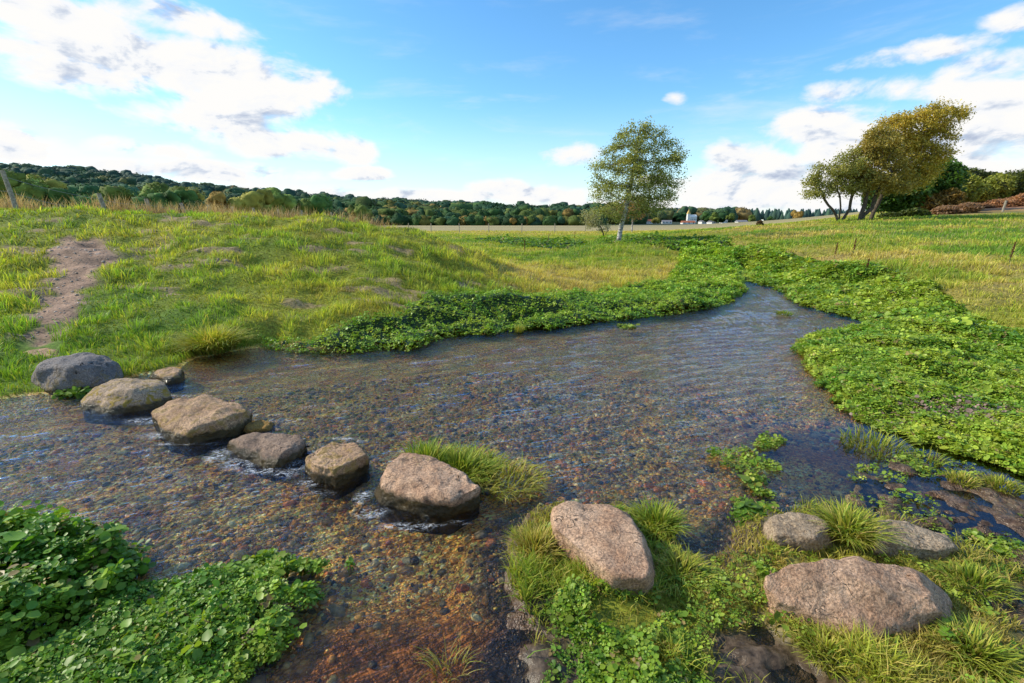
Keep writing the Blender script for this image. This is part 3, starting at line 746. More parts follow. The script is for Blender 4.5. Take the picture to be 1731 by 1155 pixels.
# ------------------------------------------------------------------ watercress
def leaf_tpl(n=8):
    a = np.linspace(0, 2*np.pi, n, endpoint=False)+.2
    rr_ = 1+.10*np.cos(a*1)+.05*np.cos(3*a)
    v = np.stack([np.cos(a)*rr_, np.sin(a)*rr_*.86, .20*np.cos(a*2)*0+.18*np.ones(n)+.10*np.sin(2*a)], 1)
    v = np.vstack([[[0, 0, 0]], v])
    t = np.array([[0, i+1, (i+1) % n+1] for i in range(n)])
    return v, t
LT8 = leaf_tpl(8)
def sprig_tpl(n, seed):
    rg = np.random.default_rng(seed); v0, t0 = leaf_tpl(n); Vs, Ts, o = [], [], 0
    for (x, y, z, s) in [(.9, 0, .25, 1.0), (-.5, .95, .0, .72), (-.55, -.9, .05, .75), (-1.7, .7, -.35, .5), (-1.75, -.75, -.3, .55)][:5 if n > 5 else 3]:
        s *= rg.uniform(.8, 1.2)
        r = rot_tilt(np.array([math.atan2(y, x)+rg.normal(0, .4)]), np.array([rg.uniform(.1, .7)]), np.array([rg.uniform(0, 6.28)]))[0]
        Vs.append(v0@r.T*s+np.array([x, y, z])+rg.normal(0, .12, 3)); Ts.append(t0+o); o += len(v0)
    return np.vstack(Vs), np.vstack(Ts)
SP6 = sprig_tpl(6, 1); SP5 = sprig_tpl(5, 3)
def cress(name, label, P, H, n, size, seed, far=False, shade=1.0, yell=.0, lod=SP6, sheet=True, group=None, kind='stuff', zb=None, cat_='watercress', flat=False, holes=.0, brown=None):
    rg = np.random.default_rng(seed)
    mn, mxx = P.min(0), P.max(0)
    pts = []
    tot = 0
    while tot < n:
        m = 200000 if n > 5000 else 20000
        q = rg.uniform(mn, mxx, (m, 2))
        rr_ = np.hypot(q[:, 0], q[:, 1])
        acc = np.minimum(1, (size[1]/np.maximum(rr_, .1))**2) if size[1] else np.ones(m)
        q = q[rg.random(m) < acc]
        s = sdist(q[:, 0], q[:, 1], P)+fbm(q[:, 0]*3, q[:, 1]*3, o=3, s=seed)*.07+fbm(q[:, 0]*11, q[:, 1]*11, o=2, s=seed+7)*.06
        k = s < 0
        if name == 'bank_herbs':
            for PP in (MUD2, MUD4): k &= sdist(q[:, 0], q[:, 1], PP) > -.02
        if holes: k &= fbm(q[:, 0]*5, q[:, 1]*5, o=3, s=seed+3) > -.5+holes
        q = q[k]; pts.append(np.column_stack([q, -s[k]])); tot += len(q)
    p = np.vstack(pts)[:n]; n = len(p)
    x, y, d = p.T
    def canopy(x, y, d):
        e = 1-np.exp(-np.maximum(d, 0)/.07) 
        return H*e*(.80+.55*fbm(x*1.6, y*1.6, o=3, s=seed+1)+.38*fbm(x*6, y*6, o=3, s=seed+2))
    top = np.maximum(canopy(x, y, d), .012)
    base = np.maximum(gfast(x, y), 0) if zb is None else np.full(n, zb)
    q = rg.random(n)
    edge = np.exp(-d/.10)
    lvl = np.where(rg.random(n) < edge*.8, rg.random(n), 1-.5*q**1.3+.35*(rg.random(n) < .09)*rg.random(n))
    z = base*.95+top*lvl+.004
    rr_ = np.hypot(x, y)
    sz = size[0]*np.maximum(1, rr_/size[2])*np.exp(rg.normal(-.08, .33, n)) if size[2] else size[0]*np.exp(rg.normal(-.08, .46, n))
    ex = .04
    az = rg.uniform(0, 2*np.pi, n); tilt = np.abs(rg.normal(0, .62, n)) if not flat else np.abs(rg.normal(0, .15, n))
    rot = rot_tilt(az, tilt, rg.uniform(0, 6.28, n))
    t = rg.random(n); cl = fbm(x*2.2, y*2.2, o=3, s=seed+6)
    g1 = np.array([.085, .21, .016]); g2 = np.array([.25, .41, .030]); g3 = np.array([.48, .50, .06])
    w = np.clip(t*.8+cl*.3+.1, 0, 1)[:, None]
    col = g1*(1-w)+g2*w
    w2 = (np.clip(yell+cl*.3+rg.normal(0, .18, n), 0, .9))[:, None]
    col = col*(1-w2)+g3*w2
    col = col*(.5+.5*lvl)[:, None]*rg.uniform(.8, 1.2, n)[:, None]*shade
    dd = rg.random(n) < .03
    col[dd] = np.array([.42, .30, .10])*rg.uniform(.4, 1.1, (dd.sum(), 1))
    if brown is not None:
        bm_ = np.exp(-((x-brown[0])**2/brown[2]**2+(y-brown[1])**2/brown[3]**2))*.5 > rg.random(n)
        col[bm_] = np.array([.36, .24, .2])*rg.uniform(.6, 1.2, (bm_.sum(), 1))
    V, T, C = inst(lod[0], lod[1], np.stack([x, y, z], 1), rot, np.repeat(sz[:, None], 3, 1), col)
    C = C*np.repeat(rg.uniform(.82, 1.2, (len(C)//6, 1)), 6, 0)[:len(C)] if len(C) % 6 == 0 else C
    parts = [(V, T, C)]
    if sheet:
        res = max(.035, (mxx-mn).max()/150)
        gx = np.arange(mn[0], mxx[0]+res, res); gy = np.arange(mn[1], mxx[1]+res, res)
        X, Y = np.meshgrid(gx, gy); xs, ys = X.ravel(), Y.ravel()
        s = -(sdist(xs, ys, P)+fbm(xs*3, ys*3, o=3, s=seed)*.07)
        zz = np.maximum(canopy(xs, ys, s-.03), 0)*.72+np.maximum(gfast(xs, ys), 0)*.95-.03*(s < .03)
        nx = len(gx); i = (np.arange(len(gy)-1)[:, None]*nx+np.arange(nx-1)[None]).ravel()
        q4 = np.stack([i, i+1, i+nx+1, i+nx], 1)
        good = s > .05
        if holes: good &= fbm(xs*5, ys*5, o=3, s=seed+3) > -.38+holes
        ok = good[q4].all(1); q4 = q4[ok]
        tt = np.vstack([q4[:, [0, 1, 2]], q4[:, [0, 2, 3]]])
        used, inv = np.unique(tt, return_inverse=True)
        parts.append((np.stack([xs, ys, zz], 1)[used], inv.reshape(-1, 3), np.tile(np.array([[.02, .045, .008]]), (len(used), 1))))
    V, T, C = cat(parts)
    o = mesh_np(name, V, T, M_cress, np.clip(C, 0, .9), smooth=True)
    c = [float(P[:, 0].mean()), float(P[:, 1].mean()), 0.0]; recenter(o, c)
    tag(o, label, cat_, group, kind)
    return o
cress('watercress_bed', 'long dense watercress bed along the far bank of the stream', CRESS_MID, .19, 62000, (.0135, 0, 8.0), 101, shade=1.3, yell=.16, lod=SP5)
cress('mud_plants', 'scattered small green sprigs on the wet mud between the pools', MUDR, .03, 800, (.0062, 0, 0), 121, sheet=False, yell=.25, holes=.4, cat_='herbs')
NEARLAND = poly([(880, 900), (935, 870), (1080, 870), (1180, 960), (1290, 930), (1500, 930), (1640, 950), (1731, 980), (1900, 1040), (1900, 1300), (900, 1300), (935, 1080), (880, 980)])
cress('bank_herbs', 'small round leaved herbs mixed into the grass of the near bank', NEARLAND, .035, 4200, (.0058, 0, 0), 120, sheet=False, yell=.25, holes=.35, cat_='herbs')
bp = atz(1640, 690, .1)
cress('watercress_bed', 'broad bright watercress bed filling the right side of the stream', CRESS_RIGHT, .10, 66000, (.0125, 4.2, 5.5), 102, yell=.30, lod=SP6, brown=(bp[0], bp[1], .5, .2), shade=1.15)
cress('watercress_bed', 'thin watercress bed in the ditch in front of the lone birch', CRESS_FAR, .15, 5000, (.045, 0, 0), 103, lod=SP5)
cress('watercress_bed', 'far patch of watercress in the meadow left of the birch', CRESS_FAR2, .15, 4200, (.05, 0, 0), 104, lod=SP5)
cress('watercress_bed', 'tall dark green watercress clump at the bottom left corner', CRESS_NL, .19, 5600, (.0145, 0, 0), 105, shade=1.1)
cress('watercress_bed', 'low glossy watercress mat at the bottom left, reaching into the brown silt', CRESS_NM, .085, 13500, (.0080, 0, 0), 106, shade=1.05, yell=.08, holes=.08)
cress('watercress_bed', 'mixed watercress on the bank just below the pink slab', CRESS_K, .06, 1800, (.0078, 0, 0), 107, sheet=False, shade=1.0, yell=.12, holes=.2)
cress('watercress_bed', 'sparse watercress creeping over mud left of the broad boulder', CRESS_K2, .04, 560, (.0068, 0, 0), 108, sheet=False, yell=.15, holes=.2)
def patch(label, pts, n, seed, size=.0085, yell=.3, H=.03):
    n = int(n*.8)
    cress('watercress_patch', label, poly(pts), H, n, (size, 0, 0), seed, sheet=False, yell=yell, kind=None, zb=.0, cat_='water plant', group='small plants floating in the stream', holes=.05)
patch('yellow green water plant patch mid stream, farthest of the floating row', [(1280, 735), (1330, 737), (1355, 750), (1320, 762), (1275, 757)], 330, 111)
patch('long pale water plant patch floating left in the row', [(1205, 765), (1250, 760), (1310, 785), (1320, 800), (1260, 795), (1210, 785)], 420, 112)
patch('trailing water plant patch nearest the olive stone', [(1270, 800), (1325, 818), (1330, 835), (1290, 840), (1260, 815)], 260, 113)
patch('leafy green sprigs touching the left end of the olive stone', [(1235, 845), (1300, 850), (1320, 865), (1285, 895), (1260, 890), (1230, 875)], 420, 114, .010, .12, .05)
patch('bright sprigs in the pool between channel and mud', [(1500, 768), (1555, 765), (1580, 790), (1540, 800), (1505, 785)], 240, 115, .009)
patch('cress sprigs in front of the big grey boulder', [(115, 652), (150, 655), (175, 648), (190, 655), (150, 668), (110, 670)], 160, 116, .022, .05, .08)
patch('small green rosette on mud at the right edge', [(1660, 905), (1700, 900), (1731, 930), (1700, 950), (1665, 930)], 300, 117, .008)
patch('tiny yellow green weed spot below the far cress bed', [(1045, 552), (1070, 549), (1072, 555), (1050, 558)], 60, 118, .02, .4, .01)

# ------------------------------------------------------------------ pebbles
def pebbles():
    rg = np.random.default_rng(5)
    N = 60000
    th = rg.uniform(-R(55), R(55), N); r = 1.0+rg.random(N)**.8*4.2
    x = r*np.sin(th); y = r*np.cos(th)
    h = gfast(x, y); sd = sfast(x, y)
    k = (h < -.015) & (sd < -.05) & (rg.random(N) > .93*sstep(.15, -.15, sdist(x, y, SILT))) & (rg.random(N) > .6*sstep(1.4, 2.2, x)*sstep(3.6, 3, y))
    k &= stone_sd(x, y) > 0
    k &= rg.random(N) < sstep(-.35, .25, fbm(x*2.2, y*2.2, o=3, s=501))+.25
    x, y, h = x[k], y[k], h[k]; n = len(x)
    s = np.exp(rg.normal(math.log(.0080), .58, n)); s = np.clip(s, .0035, .045)
    pal = np.array([[.06, .045, .04], [.15, .09, .05], [.30, .13, .04], [.38, .19, .06], [.24, .16, .09], [.13, .10, .07], [.40, .26, .12], [.34, .26, .16], [.12, .07, .04], [.32, .11, .05]])
    col = np.clip(pal[rg.integers(0, len(pal), n)]*rg.uniform(1.7, 3.1, (n, 1))*np.array([1, 1.08, .95]), 0, .88)
    sc = np.stack([s*rg.uniform(.9, 1.5, n), s*rg.uniform(.7, 1.1, n), s*rg.uniform(.4, .7, n)], 1)
    v, t = ico(1)
    V, T, C = inst(v, t, np.stack([x, y, h+s*.12], 1), rot_tilt(rg.uniform(0, 6.28, n), rg.normal(0, .2, n), rg.uniform(0, 6.28, n)), sc, col)
    m = plain('pebbles', None, .5, 60, .25, .1, .002, usecol=True)
    tag(mesh_np('pebbles', V, T, m, C, smooth=True), 'brown, orange and grey pebbles covering the stream bed', 'pebbles', kind='stuff')
    # crumbs and small stones on the dirt path and mud
    N = 2600
    a = PATH.min(0)-.5; b = PATH.max(0)+np.array([1.2, .5])
    q = rg.uniform(a, b, (N, 2)); m1 = soil_mask(q[:, 0], q[:, 1]) > .5; q = q[m1]
    z = gfast(q[:, 0], q[:, 1]); n = len(q); s = np.exp(rg.normal(math.log(.012), .5, n))
    col = np.array([[.36, .28, .22]])*rg.uniform(.5, 1.4, (n, 1))
    V, T, C = inst(v, t, np.column_stack([q, z]), rot_tilt(rg.uniform(0, 6.28, n), rg.normal(0, .3, n), rg.uniform(0, 6.28, n)), np.stack([s*1.2, s, s*.6], 1), col)
    tag(mesh_np('path_rubble', V, T, m, C, smooth=True), 'small stones and crumbs lying on the worn dirt path', 'rubble', kind='stuff')
pebbles()

# ------------------------------------------------------------------ water
def build_water():
    nt_ = 900
    th = np.linspace(-R(80), R(80), nt_); rr_ = np.concatenate([np.geomspace(1.7, 9, 620), np.geomspace(9.05, 26, 160)])
    T, Q = np.meshgrid(th, rr_); x = (Q*np.sin(T)).ravel(); y = (Q*np.cos(T)-1.5).ravel()
    fd = np.array([-.93, -.36]); ac = np.array([.36, -.93])       # flow runs to the lower left
    u = x*fd[0]+y*fd[1]; v = x*ac[0]+y*ac[1]
    fast = np.exp(-((u-1.6)/2.6)**2)
    SW = sfast(x, y); amp = sstep(0, .6, -SW)
    calm = sstep(1.3, 2.0, x)*sstep(4.0, 3.4, y)
    amp = amp*(1-.93*calm)
    z = amp*(fbm(u*2.0, v*7, o=3, s=201)*.009+fbm(u*5, v*13, o=3, s=202)*.005)
    # ripples crossing the flow in the wide pool
    rp = sstep(.2, 2.0, x)*sstep(2.2, 3.2, y)*amp
    ph = fbm(x*.8, y*.8, o=2, s=203)*5
    z += rp*.006*np.sin((y*1.0-x*.25)*30+ph)*(.5+.5*fbm(x*2, y*2, s=204))
    foam = np.zeros_like(x)
    for (px, py, sx, sy, a) in [(240, 712, .22, .10, .9), (262, 735, .18, .09, 1.0), (300, 750, .28, .06, .9), (345, 752, .2, .05, .6), (368, 770, .12, .16, 1.0), (400, 782, .2, .12, 1.0),
        (440, 795, .22, .07, 1.0), (485, 800, .12, .08, .9), (500, 790, .10, .10, .9), (520, 815, .10, .08, 1.0), (545, 832, .12, .05, .8), (580, 741, .14, .035, 1.05), (612, 746, .08, .05, .8), (480, 738, .25, .04, .5),
        (612, 838, .07, .12, 1.0), (628, 868, .14, .07, 1.0), (690, 890, .28, .05, .9), (780, 884, .12, .04, .7), (660, 820, .05, .1, .6), (190, 700, .2, .05, .6), (135, 745, .5, .08, .42), (90, 800, .5, .09, .42), (230, 790, .5, .09, .40), (60, 860, .4, .1, .42), (330, 820, .4, .1, .3)]:
        c = atz(px, py, 0)
        foam = np.maximum(foam, a*np.exp(-(((x-c[0])/sx)**2+((y-c[1])/sy)**2)))
    ssd = stone_sd(x, y)
    z += amp*np.exp(-np.abs(ssd)/.10)*fbm(u*9, v*14, o=3, s=205)*.012
    for (px, py, L) in [(330, 745, 1.0), (440, 790, .8), (540, 818, .8), (690, 868, .9)]:
        c = atz(px, py, 0); du = (x-c[0])*fd[0]+(y-c[1])*fd[1]; dv = (x-c[0])*ac[0]+(y-c[1])*ac[1]
        e = np.exp(-np.maximum(du, 0)/L)*np.exp(-(dv/.28)**2)*(du > -.25)
        z += e*(fbm(u*6, v*14, o=4, s=206)*.011)
    nr = len(rr_)
    g0 = gfast(x, y)
    i = (np.arange(nr-1)[:, None]*nt_+np.arange(nt_-1)[None]).ravel()
    F4 = np.stack([i, i+nt_, i+nt_+1, i+1], 1)
    ok = (g0[F4] < .02).any(1) & (SW[F4] < .25).any(1) | False
    mm = np.zeros(len(x), bool)
    for P in (MUDR, MUD2, MUD3, MUD4): mm |= sdist(x, y, P) < .1
    ok |= (g0[F4] < .01).any(1) & mm[F4].any(1)
    F4 = F4[ok]
    used, inv = np.unique(F4, return_inverse=True); F4 = inv.reshape(-1, 4)
    x, y, z, foam, calm, fastv = x[used], y[used], z[used], foam[used], calm[used], fast[used]
    m, nt = newmat('stream_water'); g = G(nt)
    co = g.n('ShaderNodeTexCoord').outputs['Object']
    rot = g.n('ShaderNodeMapping'); rot.inputs['Rotation'].default_value = (0, 0, R(-21)); g.l(co, rot.inputs[0])
    st = g.n('ShaderNodeMapping'); st.inputs['Scale'].default_value = (1, 4.2, 1); g.l(rot.outputs[0], st.inputs[0])
    a = g.noise(st.outputs[0], 7, 4, .6, .4); b2 = g.noise(st.outputs[0], 22, 3, .6, .3)
    wv = g.noise(co, 16, 3, .55, .5)
    calmA = g.attr('calm').outputs['Fac']
    hgt = g.math('ADD', g.math('ADD', g.math('MULTIPLY', a, 1.4), g.math('MULTIPLY', b2, .5)), g.math('MULTIPLY', wv, .5))
    bmp = g.n('ShaderNodeBump'); bmp.inputs['Distance'].default_value = .026
    g.l(g.maprange(calmA, 0, 1, .6, .03), bmp.inputs['Strength']); g.l(hgt, bmp.inputs['Height'])
    fr = g.n('ShaderNodeFresnel'); fr.inputs['IOR'].default_value = 1.33; g.l(bmp.outputs[0], fr.inputs['Normal'])
    gl = g.n('ShaderNodeBsdfGlossy'); gl.inputs['Roughness'].default_value = .045; gl.inputs['Color'].default_value = (.48, .72, 1.0, 1); g.l(bmp.outputs[0], gl.inputs['Normal'])
    tr = g.n('ShaderNodeBsdfTransparent'); tr.inputs['Color'].default_value = (1.0, .96, .86, 1)
    mx = g.n('ShaderNodeMixShader'); g.l(g.math('MULTIPLY', fr.outputs[0], 1.12, clamp=True), mx.inputs[0]); g.l(tr.outputs[0], mx.inputs[1]); g.l(gl.outputs[0], mx.inputs[2])
    fa = g.attr('foam').outputs['Fac']
    st2 = g.n('ShaderNodeMapping'); st2.inputs['Scale'].default_value = (1, 2.4, 1); g.l(rot.outputs[0], st2.inputs[0])
    fn = g.noise(st2.outputs[0], 26, 5, .62, .9)
    rid = g.math('ABSOLUTE', g.math('SUBTRACT', g.noise(st2.outputs[0], 17, 4, .6, .8), .5))
    web = g.maprange(rid, .035, .0)
    fm = g.math('MULTIPLY', g.maprange(g.math('ADD', fn, g.math('MULTIPLY', fa, .22)), .74, .86), fa, clamp=True)
    fm2 = g.math('MULTIPLY', g.math('MULTIPLY', web, g.maprange(fa, .35, .95)), .6)
    fm = g.math('MAXIMUM', fm, fm2)
    df = g.n('ShaderNodeBsdfDiffuse'); df.inputs['Color'].default_value = (.85, .87, .9, 1)
    mx2 = g.n('ShaderNodeMixShader'); g.l(fm, mx2.inputs[0]); g.l(mx.outputs[0], mx2.inputs[1]); g.l(df.outputs[0], mx2.inputs[2])
    o = g.n('ShaderNodeOutputMaterial'); g.l(mx2.outputs[0], o.inputs[0])
    ob = mesh_np('stream_water', np.stack([x, y, z], 1), F4[:, ::-1], m, None, smooth=True, attrs={'foam': foam, 'calm': calm}, k=4)
    tag(ob, kind='structure')
build_water()

# ------------------------------------------------------------------ trees
def colonize(starts, att, step, infl, kill, iters=160, up=.0):
    P = [np.array(s[0], float) for s in starts]; par = [s[1] for s in starts]
    att = att.copy()
    for it in range(iters):
        N = np.array(P)
        d = np.sqrt(((att[:, None]-N[None])**2).sum(-1)); nn = d.argmin(1); dm = d[np.arange(len(att)), nn]
        if len(att) == 0: break
        new = []
        for i in np.unique(nn[dm < infl]):
            a = att[(nn == i) & (dm < infl)]
            v = (a-N[i]); v /= np.linalg.norm(v, axis=1)[:, None]+1e-9
            v = v.mean(0)+np.array([0, 0, up])+rng.normal(0, .12, 3); v /= np.linalg.norm(v)+1e-9
            q = N[i]+v*step
            new.append((q, i))
        if not new: break
        for q, i in new: P.append(q); par.append(i)
        N2 = np.array([q for q, _ in new])
        d2 = np.sqrt(((att[:, None]-N2[None])**2).sum(-1)).min(1)
        att = att[d2 > kill]
        if len(att) == 0: break
    return np.array(P), np.array(par)
def skeleton_mesh(P, par, tip, expo=2.3, rmax=None, flare=None, sides=7):
    n = len(P); acc = np.zeros(n); kids = np.zeros(n, int)
    for i in range(n-1, -1, -1):
        if kids[i] == 0: acc[i] = tip**expo
        if par[i] >= 0: acc[par[i]] += acc[i]; kids[par[i]] += 1
    rad = acc**(1/expo)
    if rmax: rad = tip+(rad-tip)*(rmax-tip)/(rad.max()-tip)
    a = np.linspace(0, 2*np.pi, sides, endpoint=False)
    Vs, Ts, Rs = [], [], []; off = 0
    def ring(c, d, r):
        d = d/(np.linalg.norm(d)+1e-9); h = np.array([0, 1., 0]) if abs(d[1]) < .8 else np.array([1., 0, 0])
        u = np.cross(d, h); u /= np.linalg.norm(u); w = np.cross(d, u)
        return c+r*(np.cos(a)[:, None]*u+np.sin(a)[:, None]*w)
    idx = np.arange(sides)
    for i in range(n):
        p = par[i]
        if p < 0: continue
        d = P[i]-P[p]
        gp = par[p]; d0 = d if gp < 0 else (P[p]-P[gp])*.5+d*.5
        r0 = min(rad[p], rad[i]*1.35) if kids[p] > 1 and acc[i] < .5*acc[p] else rad[p]
        Vs.append(ring(P[p], d0, r0)); Vs.append(ring(P[i], d, rad[i])); Rs += [r0]*sides+[rad[i]]*sides
        j = (idx+1) % sides
        t = np.vstack([np.stack([off+idx, off+j, off+sides+j], 1), np.stack([off+idx, off+sides+j, off+sides+idx], 1)])
        Ts.append(t); off += 2*sides
    return np.vstack(Vs), np.vstack(Ts), np.array(Rs), rad
DT = (np.array([[-1, 0, 0], [0, -.55, .12], [1, 0, 0], [0, .55, .12]], float), np.array([[0, 1, 2], [0, 2, 3]]))
def blobs(lst, n, hollow=.0):
    """random points in a union of ellipsoids (cx,cy,cz,rx,ry,rz)"""
    L = np.array(lst, float); vol = L[:, 3]*L[:, 4]*L[:, 5]; k = rng.choice(len(L), n, p=vol/vol.sum())
    d = rng.normal(size=(n, 3)); d /= np.linalg.norm(d, axis=1)[:, None]
    r = (hollow+(1-hollow)*rng.random(n))**(1/3)
    return L[k, :3]+d*r[:, None]*L[k, 3:]
def tree(label, base, stems, bl, natt, step, nleaf, lsize, cols, bark, rmax, spread=.25, tip=.006, name='tree', group=None, zcol=None, wind=0.0, infl=1.6, cat_='tree', kill=None):
    base = np.array(base, float)
    root = empty(name, tuple(float(q) for q in base)); tag(root, label, cat_, group)
    att = blobs(bl, natt, .25)
    st = []
    for s in stems:
        pr = -1
        for q in s:
            st.append((np.array(q, float), pr)); pr = len(st)-1
    P, par = colonize(st, att, step, infl, kill or step*1.5)
    V, T, Rr, rad = skeleton_mesh(P, par, tip, rmax=rmax)
    mesh_np('trunk', V, T, bark, None, root, True, {'rad': Rr})
    tips = P[(rad < tip*4.5)]
    LB = np.array(bl, float)
    ins_ = ((((tips[:, None]-LB[None, :, :3])/(LB[None, :, 3:]*1.12))**2).sum(-1) < 1).any(1)
    tips = tips[ins_]
    k = rng.integers(0, len(tips), nleaf)
    pos = tips[k]+rng.normal(0, spread, (nleaf, 3))*np.array([1, 1, .85])+np.array([wind, 0, 0])*rng.random((nleaf, 1))
    # drooping sprays: thin by clump noise so sky shows through
    cn = fbm(pos[:, 0]*1.6, pos[:, 1]*1.6, pos[:, 2]*1.6, o=2, s=int(abs(base[0])*7)+5)
    kp = rng.random(nleaf) < sstep(-.65, .18, cn)+.10
    pos = pos[kp]; cn = cn[kp]; n = len(pos)
    zz = (pos[:, 2]-pos[:, 2].min())/(np.ptp(pos[:, 2])+1e-6)
    c = np.array(cols, float); w = np.clip(rng.random(n)*.7+cn*.45+.15, 0, 1)
    col = c[0]*(1-w)[:, None]+c[1]*w[:, None]
    if zcol is not None:
        m = np.clip(zcol[0](pos)+rng.normal(0, .2, n), 0, 1)[:, None]; col = col*(1-m)+np.array(zcol[1])*m
    col *= rng.uniform(.7, 1.3, (n, 1))
    s = lsize*rng.uniform(.6, 1.35, n)
    V, T, C = inst(DT[0], DT[1], pos, rot_tilt(rng.uniform(0, 6.28, n), rng.uniform(0, 1.6, n), rng.uniform(0, 6.28, n)), np.repeat(s[:, None], 3, 1), col)
    mesh_np('crown', V, T, M_leaf, np.clip(C, 0, .9), root)
    return root
def tp(base, px, py, Y, ref=None):
    q = aty(px, py, Y); return q-np.array(base)
# lone birch
BY = 24.0
bb = aty(1045, 411, BY); bb[2] = gz(bb[0], bb[1])-.03
def bl_px(base, lst, Y, depth=.8):
    out = []
    for px, py, rx, ry in lst:
        c = aty(px, py, Y)-base; s = Y/F*1.03
        out.append((c[0], rng.uniform(-.4, .4), c[2], rx*s, max(rx, ry)*s*depth, ry*s))
    return out
bl = bl_px(bb, [(1082, 232, 34, 26), (1060, 262, 38, 34), (1110, 255, 38, 36), (1035, 290, 34, 30), (1080, 300, 42, 34), (1125, 292, 30, 34), (1145, 262, 16, 20), (1020, 330, 26, 26), (1060, 340, 38, 26), (1100, 335, 36, 26),
     (1008, 352, 18, 16), (1036, 358, 22, 12), (1122, 330, 18, 18), (1076, 352, 16, 12), (1085, 212, 16, 12), (1050, 315, 34, 30), (1095, 268, 40, 34)], BY)
stem = [tp(bb, 1045, 413, BY), tp(bb, 1047, 400, BY), tp(bb, 1049, 388, BY), tp(bb, 1052, 375, BY), tp(bb, 1057, 360, BY), tp(bb, 1061, 340, BY), tp(bb, 1065, 318, BY), tp(bb, 1070, 295, BY), tp(bb, 1074, 270, BY), tp(bb, 1077, 245, BY), tp(bb, 1080, 225, BY)]
tree('lone birch with white trunk and olive yellow crown in the middle of the meadow', bb, [stem], bl, 1150, .20, 44000, .045, [(.17, .22, .05), (.48, .47, .14)], M_birch, .115, .16, name='birch_tree', tip=.007)
# shrubs behind the birch
def leafball(name, label, base, lst, n, ls, cols, cat_, group=None, core=.72, mat=None, seed=0, trunkh=0.0, lump=.25):
    base = np.array(base, float)
    root = empty(name, tuple(float(q) for q in base)); tag(root, label, cat_, group)
    iv, it = ico(3)
    Vp = []; L = np.array(lst, float)
    for q in L:
        d = 1+lump*fbm(iv[:, 0]*2+q[0], iv[:, 1]*2+q[1], iv[:, 2]*2, o=3, s=seed)
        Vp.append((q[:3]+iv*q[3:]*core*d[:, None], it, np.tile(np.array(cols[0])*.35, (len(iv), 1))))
    vol = L[:, 3]*L[:, 5]; k = rng.choice(len(L), n, p=vol/vol.sum())
    d = rng.normal(size=(n, 3)); d /= np.linalg.norm(d, axis=1)[:, None]
    f = 1+lump*fbm(d[:, 0]*2+L[k, 0], d[:, 1]*2+L[k, 1], d[:, 2]*2, o=3, s=seed)
    r = f*(1-.3*rng.random(n)**2+rng.normal(0, .03, n))
    pos = L[k, :3]+d*r[:, None]*L[k, 3:]
    pos = pos[pos[:, 2] > -.05]; n = len(pos)
    cn = fbm(pos[:, 0]*1.5, pos[:, 1]*1.5, pos[:, 2]*1.5, o=3, s=seed+2)
    w = np.clip(rng.random(n)*.6+cn*.6+.2, 0, 1)[:, None]
    col = (np.array(cols[0])*(1-w)+np.array(cols[1])*w)*rng.uniform(.7, 1.3, (n, 1))
    s = ls*rng.uniform(.6, 1.4, n)
    Vp.append(inst(DT[0], DT[1], pos, rot_tilt(rng.uniform(0, 6.28, n), rng.uniform(0, 1.4, n), rng.uniform(0, 6.28, n)), np.repeat(s[:, None], 3, 1), col))
    V, T, C = cat(Vp)
    mesh_np('crown', V, T, M_leaf, np.clip(C, 0, .9), root)
    P = np.array([[0, 0, -.1], [0, 0, max(trunkh, .3)*.5], [.03, 0, max(trunkh, .3)], [.0, 0, L[0, 2]]]); 
    V, T, Rr, _ = skeleton_mesh(P, np.array([-1, 0, 1, 2]), .04+.02*trunkh)
    mesh_np('trunk', V, T, M_bark, None, root, True)
    return root
def gp(px, Y): 
    x = (px-W0/2)/F*Y*(CP+ (H0/2-HOR)/F*SP)/1.0
    x = aty(px, HOR, Y)[0]
    return np.array([x, Y, gz(x, Y)])
b = gp(1022, 38); s = 38/F
tree('pale grey green leaning shrub behind the left of the birch', b, [[(0, 0, 0), (-.1, 0, .4), (-.3, 0, .8)], [(0, 0, 0), (.3, 0, .5)]], [(-.9, 0, 1.2, .9, .8, .6), (-.2, 0, .8, .7, .7, .4), (-1.3, 0, 1.8, .6, .6, .4)], 160, .2, 2600, .06, [(.30, .30, .15), (.46, .42, .24)], M_bark, .05, .16, name='shrub', tip=.01)
b = gp(1069, 60)
tree('small orange autumn tree far behind the birch', b, [[(0, 0, 0), (0, 0, .9), (0, 0, 1.8)]], [(0, 0, 3.0, 1.8, 1.5, 1.4), (.8, 0, 2.6, 1.4, 1, 1), (-.8, 0, 2.6, 1.3, 1, .9)], 200, .3, 3800, .10, [(.30, .16, .06), (.38, .25, .10)], M_birch, .09, .3, name='small_tree', tip=.012)

# windswept trees on the right bank
TY = 31.0
b1 = aty(1418, 376, TY); b1[2] = gz(b1[0], TY)-.03
bl = bl_px(b1, [(1400, 300, 30, 22), (1430, 285, 30, 26), (1380, 318, 22, 14), (1415, 314, 34, 14), (1450, 300, 22, 26), (1445, 268, 20, 16), (1366, 330, 12, 8), (1440, 318, 20, 12)], TY)
tree('small multi-stemmed hawthorn, leftmost tree on the right bank', b1,
     [[tp(b1, 1416, 378, TY), tp(b1, 1414, 366, TY), tp(b1, 1408, 355, TY), tp(b1, 1400, 347, TY), tp(b1, 1394, 338, TY)],
      [tp(b1, 1418, 378, TY), tp(b1, 1419, 364, TY), tp(b1, 1421, 350, TY), tp(b1, 1420, 335, TY)],
      [tp(b1, 1420, 378, TY), tp(b1, 1428, 366, TY), tp(b1, 1436, 354, TY), tp(b1, 1438, 340, TY), tp(b1, 1442, 325, TY)]],
     bl, 560, .26, 17000, .062, [(.17, .20, .04), (.46, .42, .12)], M_bark, .085, .19, name='hawthorn_tree', group='windswept trees on the right bank', tip=.009)
b2 = aty(1455, 378, TY); b2[2] = gz(b2[0], TY)-.03
